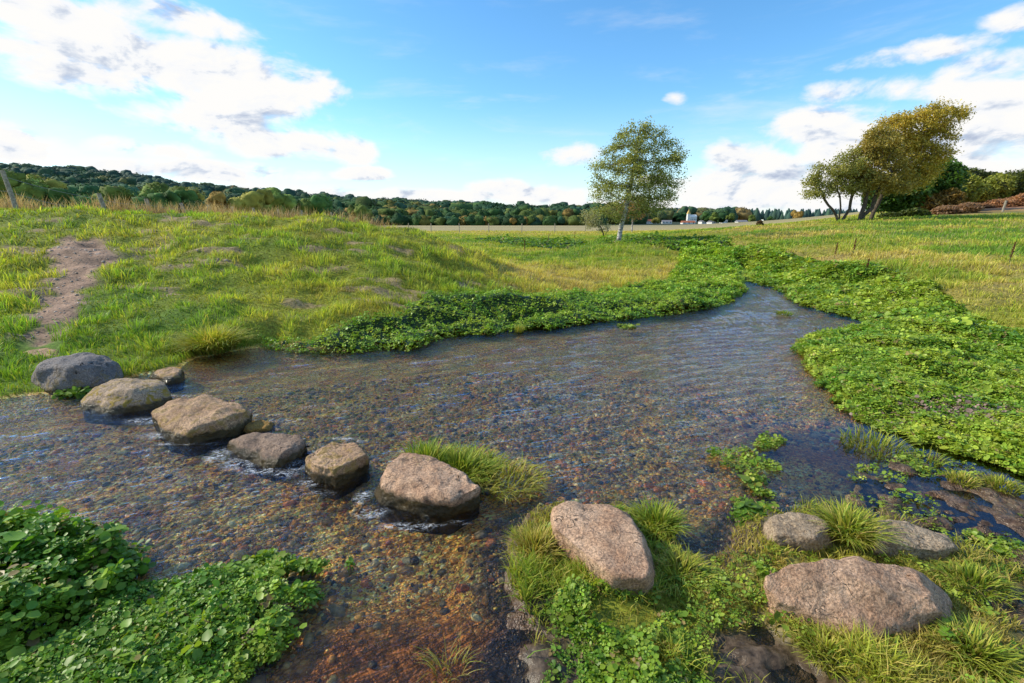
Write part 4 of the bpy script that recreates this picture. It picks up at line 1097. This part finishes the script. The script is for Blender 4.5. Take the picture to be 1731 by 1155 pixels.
bl = bl_px(b2, [(1470, 280, 30, 34), (1490, 250, 30, 32), (1472, 308, 26, 18), (1500, 300, 30, 30), (1478, 240, 18, 20), (1520, 318, 20, 12)], TY)
tree('olive brown leaning tree with two crooked trunks, middle of the right bank group', b2,
     [[tp(b2, 1451, 380, TY), tp(b2, 1456, 362, TY), tp(b2, 1462, 346, TY), tp(b2, 1464, 330, TY), tp(b2, 1470, 305, TY)],
      [tp(b2, 1453, 380, TY), tp(b2, 1460, 364, TY), tp(b2, 1474, 352, TY), tp(b2, 1478, 336, TY), tp(b2, 1490, 310, TY)]],
     bl, 620, .27, 28000, .066, [(.20, .19, .04), (.54, .40, .09)], M_bark, .125, .2, name='leaning_tree', group='windswept trees on the right bank', tip=.009)
TY2 = 32.5
b3 = aty(1472, 374, TY2); b3[2] = gz(b3[0], TY2)-.03
bl = bl_px(b3, [(1530, 220, 34, 28), (1560, 205, 34, 22), (1590, 190, 26, 14), (1615, 195, 20, 9), (1540, 262, 34, 30), (1570, 245, 26, 30), (1510, 255, 26, 30), (1530, 300, 30, 20), (1555, 280, 20, 26), (1585, 225, 18, 22), (1575, 180, 18, 10), (1480, 250, 26, 24), (1575, 252, 24, 32), (1558, 290, 24, 24), (1500, 222, 30, 24), (1612, 188, 18, 10)], TY2)
tree('tall golden tree swept by wind to the right, highest on the right bank', b3,
     [[tp(b3, 1470, 376, TY2), tp(b3, 1476, 360, TY2), tp(b3, 1484, 345, TY2), tp(b3, 1492, 325, TY2), tp(b3, 1505, 300, TY2), tp(b3, 1520, 275, TY2), tp(b3, 1538, 250, TY2), tp(b3, 1552, 228, TY2), tp(b3, 1575, 205, TY2)]],
     bl, 1000, .27, 46000, .064, [(.25, .24, .04), (.68, .50, .08)], M_bark, .125, .2, name='leaning_tree', group='windswept trees on the right bank', tip=.009, wind=.55)
# dark green tree behind and bushes up the slope
Y4 = 40
b = gp(1530, Y4); 
def lst_px(base, lst, Y, dep=1.0):
    out = []
    for px, py, rx, ry in lst:
        c = aty(px, py, Y)-base; s = Y/F*1.03
        out.append((c[0], rng.uniform(-.5, .5), c[2], rx*s, (rx+ry)/2*s*dep, ry*s))
    return out
leafball('broadleaf_tree', 'dark green round-leaved tree standing behind the golden windswept tree', b, lst_px(b, [(1520, 322, 34, 28), (1555, 315, 34, 30), (1590, 300, 28, 26), (1600, 325, 24, 26), (1490, 335, 26, 20), (1575, 340, 30, 20), (1535, 345, 30, 18)], Y4), 19000, .13, [(.045, .11, .025), (.14, .26, .045)], 'tree', core=.7, seed=31, trunkh=.8)
def bush(label, pxc, Y, lst, cols, n=6000, ls=.11, seed=1, name='bush', group='bushes on the right slope'):
    b = gp(pxc, Y); leafball(name, label, b, lst_px(b, lst, Y), n, ls, cols, 'bush', group, core=.78, seed=seed)
GB = [(.18, .21, .03), (.42, .42, .07)]
bush('rounded yellow green bush right behind the dark tree', 1620, 43, [(1620, 318, 24, 22), (1600, 330, 22, 18), (1640, 325, 20, 18)], GB, 6500, seed=41)
bush('brownish rounded bush below the yellow green ones', 1585, 39, [(1575, 345, 24, 16), (1600, 338, 22, 16), (1560, 352, 14, 10)], [(.20, .13, .035), (.38, .25, .07)], 6000, seed=42)
bush('dark olive gorse bush on the hillside next to the brown heather', 1660, 46, [(1645, 328, 24, 16), (1670, 320, 26, 18), (1690, 312, 22, 16)], GB, 7000, seed=43)
bush('wide gorse bush at the right edge high on the slope', 1720, 47, [(1700, 318, 28, 16), (1730, 308, 30, 18), (1765, 306, 30, 18)], [(.075, .10, .016), (.16, .18, .035)], 8000, seed=44)
bush('gorse bush off the right side of the slope', 1810, 48, [(1800, 305, 40, 22), (1850, 300, 40, 24)], GB, 6000, seed=45)
bush('far dark bush rising behind the dark tree', 1660, 52, [(1640, 300, 26, 14), (1610, 300, 18, 12), (1670, 304, 22, 12)], [(.05, .075, .014), (.12, .14, .03)], 5000, seed=46)
bush('rust coloured heather mound beside the lone fence post', 1690, 41, [(1660, 352, 26, 6), (1700, 345, 34, 8), (1735, 338, 30, 10)], [(.36, .17, .08), (.62, .34, .18)], 8000, .07, seed=47, name='heather_mound')
bush('pinkish brown bramble mound left of the heather', 1610, 37, [(1600, 357, 22, 8), (1630, 352, 18, 8)], [(.30, .18, .11), (.5, .32, .2)], 5000, .07, seed=48, name='bramble_mound')
bush('low green bramble clump at the foot of the golden tree', 1520, 34, [(1510, 366, 20, 6), (1540, 362, 22, 8)], [(.05, .08, .015), (.12, .15, .03)], 4000, .08, seed=49, name='bramble_mound')
bush('small dry brown shrub in the far meadow', 1280, 33, [(1280, 380, 5, 7)], [(.13, .08, .04), (.2, .13, .06)], 500, .06, seed=50, name='small_shrub')

# ------------------------------------------------------------------ woods
CR = []
for q in range(5):
    v, t = ico(3); d = 1+.34*fbm(v[:, 0]*1.7+q*9, v[:, 1]*1.7, v[:, 2]*1.7, o=3, s=300+q)+.10*fbm(v[:, 0]*6, v[:, 1]*6+q, v[:, 2]*6, o=2, s=310+q)
    CR.append((v*d[:, None]*np.array([1, 1, .95]), t))
v, t = ico(2); d = 1-.55*np.clip(v[:, 2], 0, 1)
CONE = (np.stack([v[:, 0]*(1-.75*np.clip((v[:, 2]+.7)/1.7, 0, 1)), v[:, 1]*(1-.75*np.clip((v[:, 2]+.7)/1.7, 0, 1)), v[:, 2]*2.0], 1)*(1+.18*fbm(v[:, 0]*5, v[:, 1]*5, v[:, 2]*7, s=320))[:, None], t)
WP = np.array([(.035, .085, .030), (.055, .115, .028), (.11, .15, .03), (.19, .18, .035), (.30, .20, .05), (.05, .115, .055)])
def crowns(pos, rad, pal, tpl=None, leafy=True):
    n = len(pos); parts = []
    which = rng.integers(0, 5, n)
    for q in range(5):
        k = which == q
        if not k.any(): continue
        m = k.sum(); tv, tt = (tpl or CR[q])
        sc = rad[k][:, None]*np.stack([rng.uniform(.85, 1.15, m), rng.uniform(.85, 1.15, m), rng.uniform(.8, 1.15, m)], 1)
        V, T, C = inst(tv, tt, pos[k], rot_tilt(np.zeros(m), np.zeros(m), rng.uniform(0, 6.28, m)), sc, pal[k])
        sh = np.tile(np.clip(.75+tv[:, 2]*.3, .3, 1.1), m)[:, None]
        C = C*(.8+.5*fbm(V[:, 0]*.5, V[:, 1]*.5, V[:, 2]*.5, o=2, s=330))[:, None]
        parts.append((V, T, C))
    if leafy:
        kk = 150
        d = rng.normal(size=(n*kk, 3)); d /= np.linalg.norm(d, axis=1)[:, None]; d[:, 2] = np.abs(d[:, 2])*.9
        P = np.repeat(pos, kk, 0)+d*np.repeat(rad, kk)[:, None]*rng.uniform(.92, 1.16, (n*kk, 1))*np.array([1, 1, 1.6 if tpl else 1])
        if tpl: P = P[:0]
        else:
            s = np.repeat(rad, kk)*.10*rng.uniform(.6, 1.4, n*kk)
            C0 = np.repeat(pal, kk, 0)*rng.uniform(.7, 1.5, (n*kk, 1))
            parts.append(inst(DT[0], DT[1], P, rot_tilt(rng.uniform(0, 6.28, n*kk), rng.uniform(0, 1.2, n*kk), rng.uniform(0, 6.28, n*kk)), np.repeat(s[:, None], 3, 1), C0))
    return cat(parts)
def woods(name, label, pxr, Yr, n, rad, hgt, pick, tpl=None):
    px = rng.uniform(*pxr, n); Y = rng.uniform(Yr[0]**.5, Yr[1]**.5, n)**2
    ok_ = ~(((np.abs(px-410) < 13) | (np.abs(px-366) < 11)) & (Y < 415)); px, Y = px[ok_], Y[ok_]; n = len(px)
    x = (px-W0/2)/F*Y*1.03
    z = gfast(x, Y)
    r = rad*rng.uniform(.7, 1.3, n)
    zz = z+hgt*rng.uniform(.75, 1.15, n)-r*.6
    pal = WP[pick(px, Y, n)]*rng.uniform(.8, 1.2, (n, 1))
    V, T, C = crowns(np.stack([x, Y, zz], 1), r, pal, tpl)
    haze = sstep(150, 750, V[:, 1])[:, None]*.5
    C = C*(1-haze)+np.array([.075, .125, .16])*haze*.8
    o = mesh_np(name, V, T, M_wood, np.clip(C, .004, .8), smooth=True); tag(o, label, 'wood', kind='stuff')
def pk(w):
    w = np.array(w, float); w /= w.sum()
    return lambda px, Y, n: rng.choice(6, n, p=w)
woods('hillside_wood', 'dark wooded hillside across the valley on the left', (-900, 700), (300, 620), 1700, 7.4, 10, pk([5, 5, 2, .7, .15, 1.5]))
woods('hillside_wood', 'lower wooded ridge behind the meadow in the middle', (560, 1060), (300, 600), 620, 7.0, 9, pk([5, 4, 2, .6, .2, 1.5]))
woods('village_wood', 'wooded rise behind the white church', (1040, 1235), (420, 600), 260, 6.0, 9.5, pk([3, 4, 2, 1.5, .7, 1]))
woods('conifer_wood', 'line of dark conifers on the horizon right of the golden field', (1225, 1500), (600, 700), 240, 4.2, 10, pk([4, 2, 0, 0, 0, 3]), CONE)
woods('valley_wood', 'row of mixed trees at the far side of the dry meadow', (330, 1000), (255, 300), 330, 4.4, 6.5, pk([3, 4, 2.5, 1.3, .7, 1.5]))
woods('valley_scrub', 'low green and rust scrub in front of the valley trees', (380, 1010), (225, 255), 300, 2.6, 3.2, pk([2, 3, 3, 1.4, 1.3, 1]))

# individual trees one can tell apart beyond the fence
IT = [(20, 150, 7.2, 2, 'mid green'), (55, 140, 8.0, 2, 'olive topped'), (85, 150, 8.6, 3, 'golden tipped'), (125, 145, 7.4, 1, 'rounded green'), (150, 170, 8, 0, 'dark'), (205, 150, 6.6, 2, 'pale olive'), (262, 140, 5.6, 1, 'low green'), (285, 155, 6.8, 2, 'bushy'),
      (330, 150, 5.2, 1, 'small dark'), (375, 165, 5.8, 4, 'rusty'), (430, 170, 6.4, 3, 'yellowing'), (225, 190, 9.5, 5, 'blue green'), (310, 200, 9.0, 3, 'golden domed'), (470, 190, 7.5, 2, 'olive'), (-60, 150, 8, 1, 'green'), (540, 200, 7.0, 1, 'dense green'), (610, 210, 5.0, 2, 'pale olive')]
for i, (px, Y, h, ci, adj) in enumerate(IT):
    h *= 1.65; b = gp(px, Y); root = empty('tree', tuple(float(q) for q in b))
    nb = ['at the far left of the valley', 'near the wire fence end', 'above the dirt path', 'right of the path top', 'behind the first leaning post', 'between the first and second posts', 'at the second fence post', 'just right of the second post', 'past the third post',
          'near the fourth post', 'behind the end of the fence', 'rising behind the second post', 'under the ridge shoulder', 'below the middle ridge', 'left outside the frame edge', 'where the mound begins to drop', 'above the end of the mound'][i]
    tag(root, f'{adj} valley tree {nb}', 'tree', 'single trees in the valley beyond the mound')
    m = 9; rr_ = h*.30
    pos = np.stack([rng.normal(0, h*.2, m), rng.normal(0, h*.2, m), h*.62+rng.normal(0, h*.13, m)], 1)
    V, T, C = crowns(pos, np.full(m, rr_)*rng.uniform(.7, 1.1, m), np.tile(WP[ci], (m, 1))*rng.uniform(.75, 1.3, (m, 1))*1.5)
    mesh_np('crown', V, T, M_wood, np.clip(C, .005, .8), root, True)
    V, T, Rr, _ = skeleton_mesh(np.array([[0, 0, -.2], [0, 0, h*.3], [.1, 0, h*.6]]), np.array([-1, 0, 1]), .18)
    mesh_np('trunk', V, T, M_bark, None, root, True)
for px, Y, h, ci, lab in [(1190, 320, 7, 1, 'green village tree right of the church'), (1207, 300, 6, 2, 'olive village tree in front of the long house gable'), (1218, 330, 8, 0, 'dark village tree left of the golden field'), (1236, 300, 5.5, 2, 'rounded village tree just left of the long white building'),
                          (1272, 290, 4.6, 2, 'bushy tree right of the long white building'), (1302, 300, 4.0, 1, 'small green tree on the golden field'), (1345, 310, 6.5, 4, 'orange tree at the foot of the golden field'), (1150, 330, 8, 0, 'tall dark tree left of the church'), (1108, 300, 4.5, 3, 'yellow village tree behind the birch'), (1262, 560, 12, 0, 'lone dark tree on the skyline above the village')]:
    b = gp(px, Y); root = empty('tree', tuple(float(q) for q in b)); tag(root, lab, 'tree', 'trees around the far village')
    m = 6; pos = np.stack([rng.normal(0, h*.2, m), rng.normal(0, h*.2, m), h*.6+rng.normal(0, h*.13, m)], 1)
    V, T, C = crowns(pos, h*.3*rng.uniform(.7, 1.1, m), np.tile(WP[ci], (m, 1))*rng.uniform(.75, 1.3, (m, 1)))
    mesh_np('crown', V, T, M_wood, np.clip(C, .005, .8), root, True)
    V, T, Rr, _ = skeleton_mesh(np.array([[0, 0, -.2], [0, 0, h*.3], [.1, 0, h*.6]]), np.array([-1, 0, 1]), .18); mesh_np('trunk', V, T, M_bark, None, root, True)

# ------------------------------------------------------------------ village
def box(x0, x1, y0, y1, z0, z1):
    V = np.array([[x, y, z] for z in (z0, z1) for y in (y0, y1) for x in (x0, x1)], float)
    T = np.array([[0, 2, 3, 1], [4, 5, 7, 6], [0, 1, 5, 4], [2, 6, 7, 3], [0, 4, 6, 2], [1, 3, 7, 5]])
    return V, T
def gable(w, d, z0, h, ov=.3):
    V = np.array([[-w/2-ov, -d/2-ov, z0], [w/2+ov, -d/2-ov, z0], [w/2+ov, d/2+ov, z0], [-w/2-ov, d/2+ov, z0], [-w/2-ov, 0, z0+h], [w/2+ov, 0, z0+h]], float)
    T = [[0, 1, 5, 4], [2, 3, 4, 5], [0, 4, 3, 3], [1, 2, 5, 5], [0, 3, 2, 1]]
    return V, T
def polymesh(name, V, Fs, mat, parent):
    me = bpy.data.meshes.new(name); me.from_pydata([tuple(v) for v in V], [], [list(dict.fromkeys(f)) for f in Fs]); me.materials.append(mat); me.update()
    return link(bpy.data.objects.new(name, me), parent)
def house(name, label, px, Y, w, wall_h, roof_h, roofm, rz=0.0, nwin=3, group='houses of the far village', d=7, cat_='house', lift=0.0, wallm=None):
    b = gp(px, Y); b[2] += lift
    root = empty(name, tuple(float(q) for q in b)); root.rotation_euler.z = rz; root.scale = (.62, .62, .62); tag(root, label, cat_, group)
    V, T = box(-w/2, w/2, -d/2, d/2, -3, wall_h); polymesh('wall', V, T, wallm or M_white, root)
    V, T = gable(w, d, wall_h+.003, roof_h); polymesh('roof', V, T, roofm, root)
    for i in range(nwin):
        x = -w/2+w*(i+.5)/nwin
        V, T = box(x-.5, x+.5, -d/2-.06, -d/2+.05, wall_h*.35, wall_h*.35+1.1); polymesh('window', V, T, M_pane, root)
    return root
ch = house('church', 'white church with stepped nave and golden tipped tower', 1170, 400, 9, 5.5, 3.0, M_white, .1, 4, group=None, d=6, cat_='church', lift=1.0)
V, T = box(-5.6-2, -2.0-2, -2, 2, -3, 9.5); polymesh('tower', V, T, M_white, ch)
V = np.array([[-7.8, -2.2, 9.5], [-3.8, -2.2, 9.5], [-3.8, 2.2, 9.5], [-7.8, 2.2, 9.5], [-5.8, 0, 15.5]]); polymesh('spire', V, [[0, 1, 4], [1, 2, 4], [2, 3, 4], [3, 0, 4], [0, 3, 2, 1]], M_spire, ch)
house('long_house', 'long low white building with grey roof below the golden field', 1253, 285, 9, 2.0, 1.4, M_roofg, 0, 6)
house('house', 'white house with red roof just right of the birch', 1096, 330, 8, 2.4, 2.2, M_roofr, .3)
house('house', 'white cottage with grey roof left of the church', 1127, 330, 10, 2.2, 1.6, M_roofg, -.2)
house('house', 'orange roofed low house directly under the church', 1163, 310, 13, 1.6, 1.8, M_roofr, 0)
house('house', 'small white house right of the church', 1187, 320, 5, 2.4, 1.4, M_roofg, .2, 2)
house('house', 'small white gabled house in front of the village trees', 1202, 300, 4.5, 2.0, 1.5, M_roofg, .4, 2)
house('house', 'pale house half hidden in trees above the village', 1223, 345, 6, 3.5, 1.8, M_roofg, 0, 2)
house('house', 'red roofed farmhouse on the skyline at the edge of the golden field', 1231, 520, 10, 4, 3.5, M_roofr, 0, 2, lift=3)
house('house', 'white house seen left of the small orange tree', 1061, 330, 6, 3.0, 1.6, M_roofg, 0, 2)
house('farmhouse', 'white farmhouse with bright red roof among trees on the left hillside', 411, 400, 17, 9, 6, M_roofr, .2, 3, group='houses on the wooded hillside', lift=2.5)
house('farmhouse', 'dull red roofed house left of the white hillside farmhouse', 366, 400, 13, 8, 5, M_roofr, -.2, 2, group='houses on the wooded hillside', lift=2.5, wallm=M_roofg)

# ------------------------------------------------------------------ fences
def post(base, h, tilt, r=.045, parent=None, name='post'):
    P = np.array([[0, 0, -.25], [tilt*.35*h, 0, h*.35], [tilt*.7*h, 0, h*.7], [tilt*h, 0, h], [tilt*h*1.01, 0, h+.012]])+base
    V, T, Rr, _ = skeleton_mesh(P, np.array([-1, 0, 1, 2, 3]), r, expo=50, sides=9)
    V = V+rng.normal(0, r*.04, V.shape)
    # cap
    n = len(V); V = np.vstack([V, P[-1]]); T = np.vstack([T, [[n-9+i, n-9+(i+1) % 9, n] for i in range(9)]])
    return mesh_np(name, V, T, M_post, None, parent, False)
fr = empty('wire_fence', (float(aty(165, 360, 13)[0]), 13.0, 1.2)); tag(fr, 'old wire fence of leaning grey posts along the crest of the mound', 'fence')
tops = []
for px, Y, topy, tl in [(-330, 10.5, 250, .05), (4, 11.5, 289, -.14), (167, 12.0, 328, -.18), (247, 12.7, 337, -.12), (306, 13.5, 344, -.20), (352, 14.6, 347, .0), (392, 16, 350, -.05), (428, 18.5, 352, .04), (470, 20.5, 354, -.03), (510, 23, 356, .03), (560, 26, 359, 0)]:
    t = aty(px, topy, Y); gzv = gz(t[0], Y); h = t[2]-gzv
    base = np.array([t[0]-tl*h, Y, gzv])-np.array(fr.location)
    post(base, h, tl, .045, fr); tops.append(t)
for dz in (.12, .45):
    P = []
    for a, b in zip(tops[:-1], tops[1:]):
        for k in range(8):
            s = k/8; q = a*(1-s)+b*s; P.append(q-np.array([0, 0, dz+.05*4*s*(1-s)]))
    P = np.array(P)-np.array(fr.location)
    V, T, _, _ = skeleton_mesh(P, np.arange(-1, len(P)-1), .004, expo=80, sides=4); mesh_np('wire', V, T, M_wire, None, fr)
fr2 = empty('meadow_fence', (float(gp(850, 62)[0]), 62.0, .3)); tag(fr2, 'low line of thin fence posts crossing the far dry meadow', 'fence')
for px in (690, 728, 776, 826, 882, 938, 990):
    b = gp(px, 62); post(b-np.array(fr2.location), 1.15, rng.normal(0, .03), .05, fr2)
b = gp(1690, 36); t_ = aty(1693, 348, 36); o = post(np.zeros(3), max(.8, t_[2]-b[2]), .12, .07, name='fence_post'); o.location = tuple(float(q) for q in b); tag(o, 'lone leaning fence post in front of the rusty heather', 'post')

# ------------------------------------------------------------------ dock stalks
def dock(px, py, h, lab, seed):
    rg = np.random.default_rng(seed)
    b = hit(px, py); n = 260
    root = empty('dock_plant', tuple(float(q) for q in b)); tag(root, lab, 'plant', 'rusty dock stalks')
    P = np.array([[0, 0, -.02], [.01, 0, h*.5], [.03, 0, h]])
    V, T, _, _ = skeleton_mesh(P, np.array([-1, 0, 1]), .006, expo=50, sides=5); mesh_np('stem', V, T, M_bark, None, root)
    zz = h*(.3+.7*rg.random(n)); a = rg.uniform(0, 6.28, n); q = rg.random(n)*.05*(1.2-zz/h)
    pos = np.stack([np.cos(a)*q+.03*zz/h, np.sin(a)*q, zz], 1); col = np.array([[.20, .06, .03]])*rg.uniform(.6, 1.4, (n, 1))
    V, T, C = inst(DT[0], DT[1], pos, rot_tilt(rg.uniform(0, 6.28, n), rg.uniform(0, 3, n), rg.uniform(0, 6.28, n)), np.full((n, 3), .014), col)
    mesh_np('seed_head', V, T, M_leaf, C, root)
for i, (px, py, h, lab) in enumerate([(886, 432, .62, 'tall rusty dock stalk left in the middle meadow'), (927, 412, .6, 'short rusty dock stalk straight behind the far cress'), (971, 408, .6, 'thin dock stalk near the lone birch'), (1410, 438, .5, 'dock stalk left of its twin on the right bank'), (1441, 432, .5, 'dock stalk right of its twin on the right bank'),
    (1463, 462, .35, 'rust tuft stalk just behind the right cress bed'), (1705, 447, .5, 'reddish dock stalk near the right edge')]): dock(px, py, h, lab, 400+i)
# ------------------------------------------------------------------ sky, sun, camera
SUN_EL, SUN_AZ = 34.0, -80.0      # azimuth measured from +Y towards +X
w = bpy.data.worlds.new('World'); scene.world = w; w.use_nodes = True
nt = w.node_tree; nt.nodes.clear(); g = G(nt)
sky = g.n('ShaderNodeTexSky'); sky.sky_type = 'NISHITA'; sky.sun_disc = False
sky.sun_elevation = R(SUN_EL); sky.sun_rotation = R(SUN_AZ); sky.air_density = 1.0; sky.dust_density = .4; sky.ozone_density = 2.0
hs = g.n('ShaderNodeHueSaturation'); hs.inputs['Saturation'].default_value = 1.16; hs.inputs['Value'].default_value = 1.5; g.l(g.mix(1.0, sky.outputs[0], (.84, 1.0, 1.06), 'MULTIPLY'), hs.inputs['Color'])
tc = g.n('ShaderNodeTexCoord').outputs['Generated']
sp = g.n('ShaderNodeSeparateXYZ'); g.l(tc, sp.inputs[0])
X, Y, Z = sp.outputs
az = g.math('ARCTAN2', X, Y); el = g.math('ARCSINE', Z)
cb = g.n('ShaderNodeCombineXYZ'); g.l(az, cb.inputs[0]); g.l(g.math('MULTIPLY', el, 1.9), cb.inputs[1])
def pxdir(px, py):
    d = ray(px, py); d = d/np.linalg.norm(d); return math.atan2(d[0], d[1]), math.asin(d[2])
BL = [  # px, py, rx, ry, weight
 (300, 110, 190, 50, 1.0), (420, 150, 130, 55, 1.0), (520, 150, 60, 32, .9), (150, 130, 120, 30, .85), (210, 70, 80, 22, .75), (360, 200, 120, 35, .85), (470, 240, 130, 26, .95), (595, 255, 40, 22, 1.0), (290, 30, 120, 26, .75), (80, 20, 160, 30, .9),
 (20, 80, 60, 20, .6), (20, 240, 90, 30, 1.0), (340, 290, 160, 18, .85), (250, 250, 90, 14, .6), (612, 295, 40, 12, .9), (700, 332, 250, 12, .8), (900, 330, 140, 16, .9), (840, 318, 50, 14, .9), (1140, 168, 22, 13, .85), (960, 265, 40, 18, .45),
 (1250, 330, 120, 30, 1.0), (1260, 265, 60, 30, .8), (1390, 215, 110, 34, 1.0), (1330, 300, 170, 40, 1.0), (1450, 250, 120, 50, .95), (1560, 90, 120, 18, .6), (1700, 170, 140, 70, .95), (1620, 280, 200, 70, 1.0), (1731, 30, 60, 20, .6), (1470, 150, 90, 20, .6), (1040, 350, 200, 14, .8),
 (1150, 310, 60, 14, .5), (500, 330, 200, 14, .7), (1650, 130, 100, 40, .8), (1500, 345, 300, 20, .95)]
m = None
for px, py, rx, ry, wt in BL:
    a0, e0 = pxdir(px, py); a1, _ = pxdir(px+rx, py); _, e1 = pxdir(px, py-ry)
    sa = abs(a1-a0)*1.15; se = abs(e1-e0)*1.15
    dx = g.math('MULTIPLY', g.math('SUBTRACT', az, a0), 1/sa); dy = g.math('MULTIPLY', g.math('SUBTRACT', el, e0), 1/se)
    r2 = g.math('ADD', g.math('MULTIPLY', dx, dx), g.math('MULTIPLY', dy, dy))
    q = g.math('MULTIPLY', g.math('SUBTRACT', 1.0, r2), wt)
    m = q if m is None else g.math('SMOOTH_MAX', m, q, .25)
# clouds elsewhere in the sky
gen = g.noise(cb.outputs[0], 2.2, 3, .5)
behind = g.maprange(g.math('ABSOLUTE', az), .95, 1.2)
over = g.math('MULTIPLY', g.math('SUBTRACT', gen, .56), 6.0)
m = g.math('MAXIMUM', m, g.math('SUBTRACT', over, g.math('MULTIPLY', g.math('SUBTRACT', 1.0, behind), 3.0)))
m = g.math('MAXIMUM', m, -2.2)
n1 = g.noise(cb.outputs[0], 9.0, 9, .58, .25)
off = g.n('ShaderNodeVectorMath', operation='ADD'); off.inputs[1].default_value = (-.018, .03, 0); g.l(cb.outputs[0], off.inputs[0])
n1b = g.noise(off.outputs[0], 9.0, 9, .58, .25)
st = g.n('ShaderNodeMapping'); st.inputs['Scale'].default_value = (1, 2.6, 1); g.l(cb.outputs[0], st.inputs[0])
n2 = g.noise(st.outputs[0], 3.4, 6, .6, .3)
dens = g.math('ADD', g.math('MULTIPLY', m, .42), g.math('MULTIPLY', g.math('SUBTRACT', n1, .5), 1.7))
mask = g.maprange(dens, -.16, .26)
wisp = g.math('MULTIPLY', g.maprange(n2, .50, .78), g.maprange(el, .60, .1))
mask = g.math('MAXIMUM', mask, g.math('MULTIPLY', wisp, .45))
# shading: lit from upper left, thicker and lower parts greyer
litv = g.math('ADD', g.math('MULTIPLY', g.math('SUBTRACT', n1, n1b), 5.0), g.math('ADD', .93, g.math('MULTIPLY', dens, -.42)))
n3 = g.noise(st.outputs[0], 6.0, 4, .5)
litv = g.math('ADD', litv, g.math('MULTIPLY', g.math('SUBTRACT', n3, .46), .95))
ccol = g.ramp(litv, [(0, (.48, .55, .70)), (.35, (.70, .76, .86)), (.62, (.95, .96, .98)), (1, (1.0, .99, .97))])
haze = g.maprange(el, .24, -.01)
skyc = g.mix(g.math('MULTIPLY', haze, .52), hs.outputs[0], (6.0, 6.5, 6.6))
bg1 = g.n('ShaderNodeBackground'); bg1.inputs['Strength'].default_value = .15; g.l(skyc, bg1.inputs['Color'])
bg2 = g.n('ShaderNodeBackground'); bg2.inputs['Strength'].default_value = 1.0; g.l(ccol, bg2.inputs['Color'])
mx = g.n('ShaderNodeMixShader'); g.l(mask, mx.inputs[0]); g.l(bg1.outputs[0], mx.inputs[1]); g.l(bg2.outputs[0], mx.inputs[2])
o = g.n('ShaderNodeOutputWorld'); g.l(mx.outputs[0], o.inputs[0])

sl = bpy.data.lights.new('sun', 'SUN'); sl.energy = 5.0; sl.angle = R(.5); sl.color = (1.0, .91, .73)
so = link(bpy.data.objects.new('sun', sl))
sd_ = np.array([math.sin(R(SUN_AZ))*math.cos(R(SUN_EL)), math.cos(R(SUN_AZ))*math.cos(R(SUN_EL)), math.sin(R(SUN_EL))])
from mathutils import Vector
so.rotation_euler = Vector(sd_).to_track_quat('Z', 'Y').to_euler(); so.location = (-10, 5, 12)
cam = bpy.data.cameras.new('camera'); co_ = link(bpy.data.objects.new('camera', cam))
cam.sensor_width = 36; cam.lens = 36*F/W0; cam.clip_end = 20000; cam.clip_start = .05
co_.location = (0, 0, CAMZ); co_.rotation_euler = (math.pi/2-PITCH, 0, 0)
scene.camera = co_
scene.view_settings.view_transform = 'Standard'; scene.view_settings.look = 'None'; scene.view_settings.exposure = 0
scene.render.engine = 'CYCLES'
scene.cycles.transparent_max_bounces = 12; scene.cycles.max_bounces = 6; scene.cycles.caustics_reflective = False; scene.cycles.caustics_refractive = False
scene.cycles.sample_clamp_indirect = 6
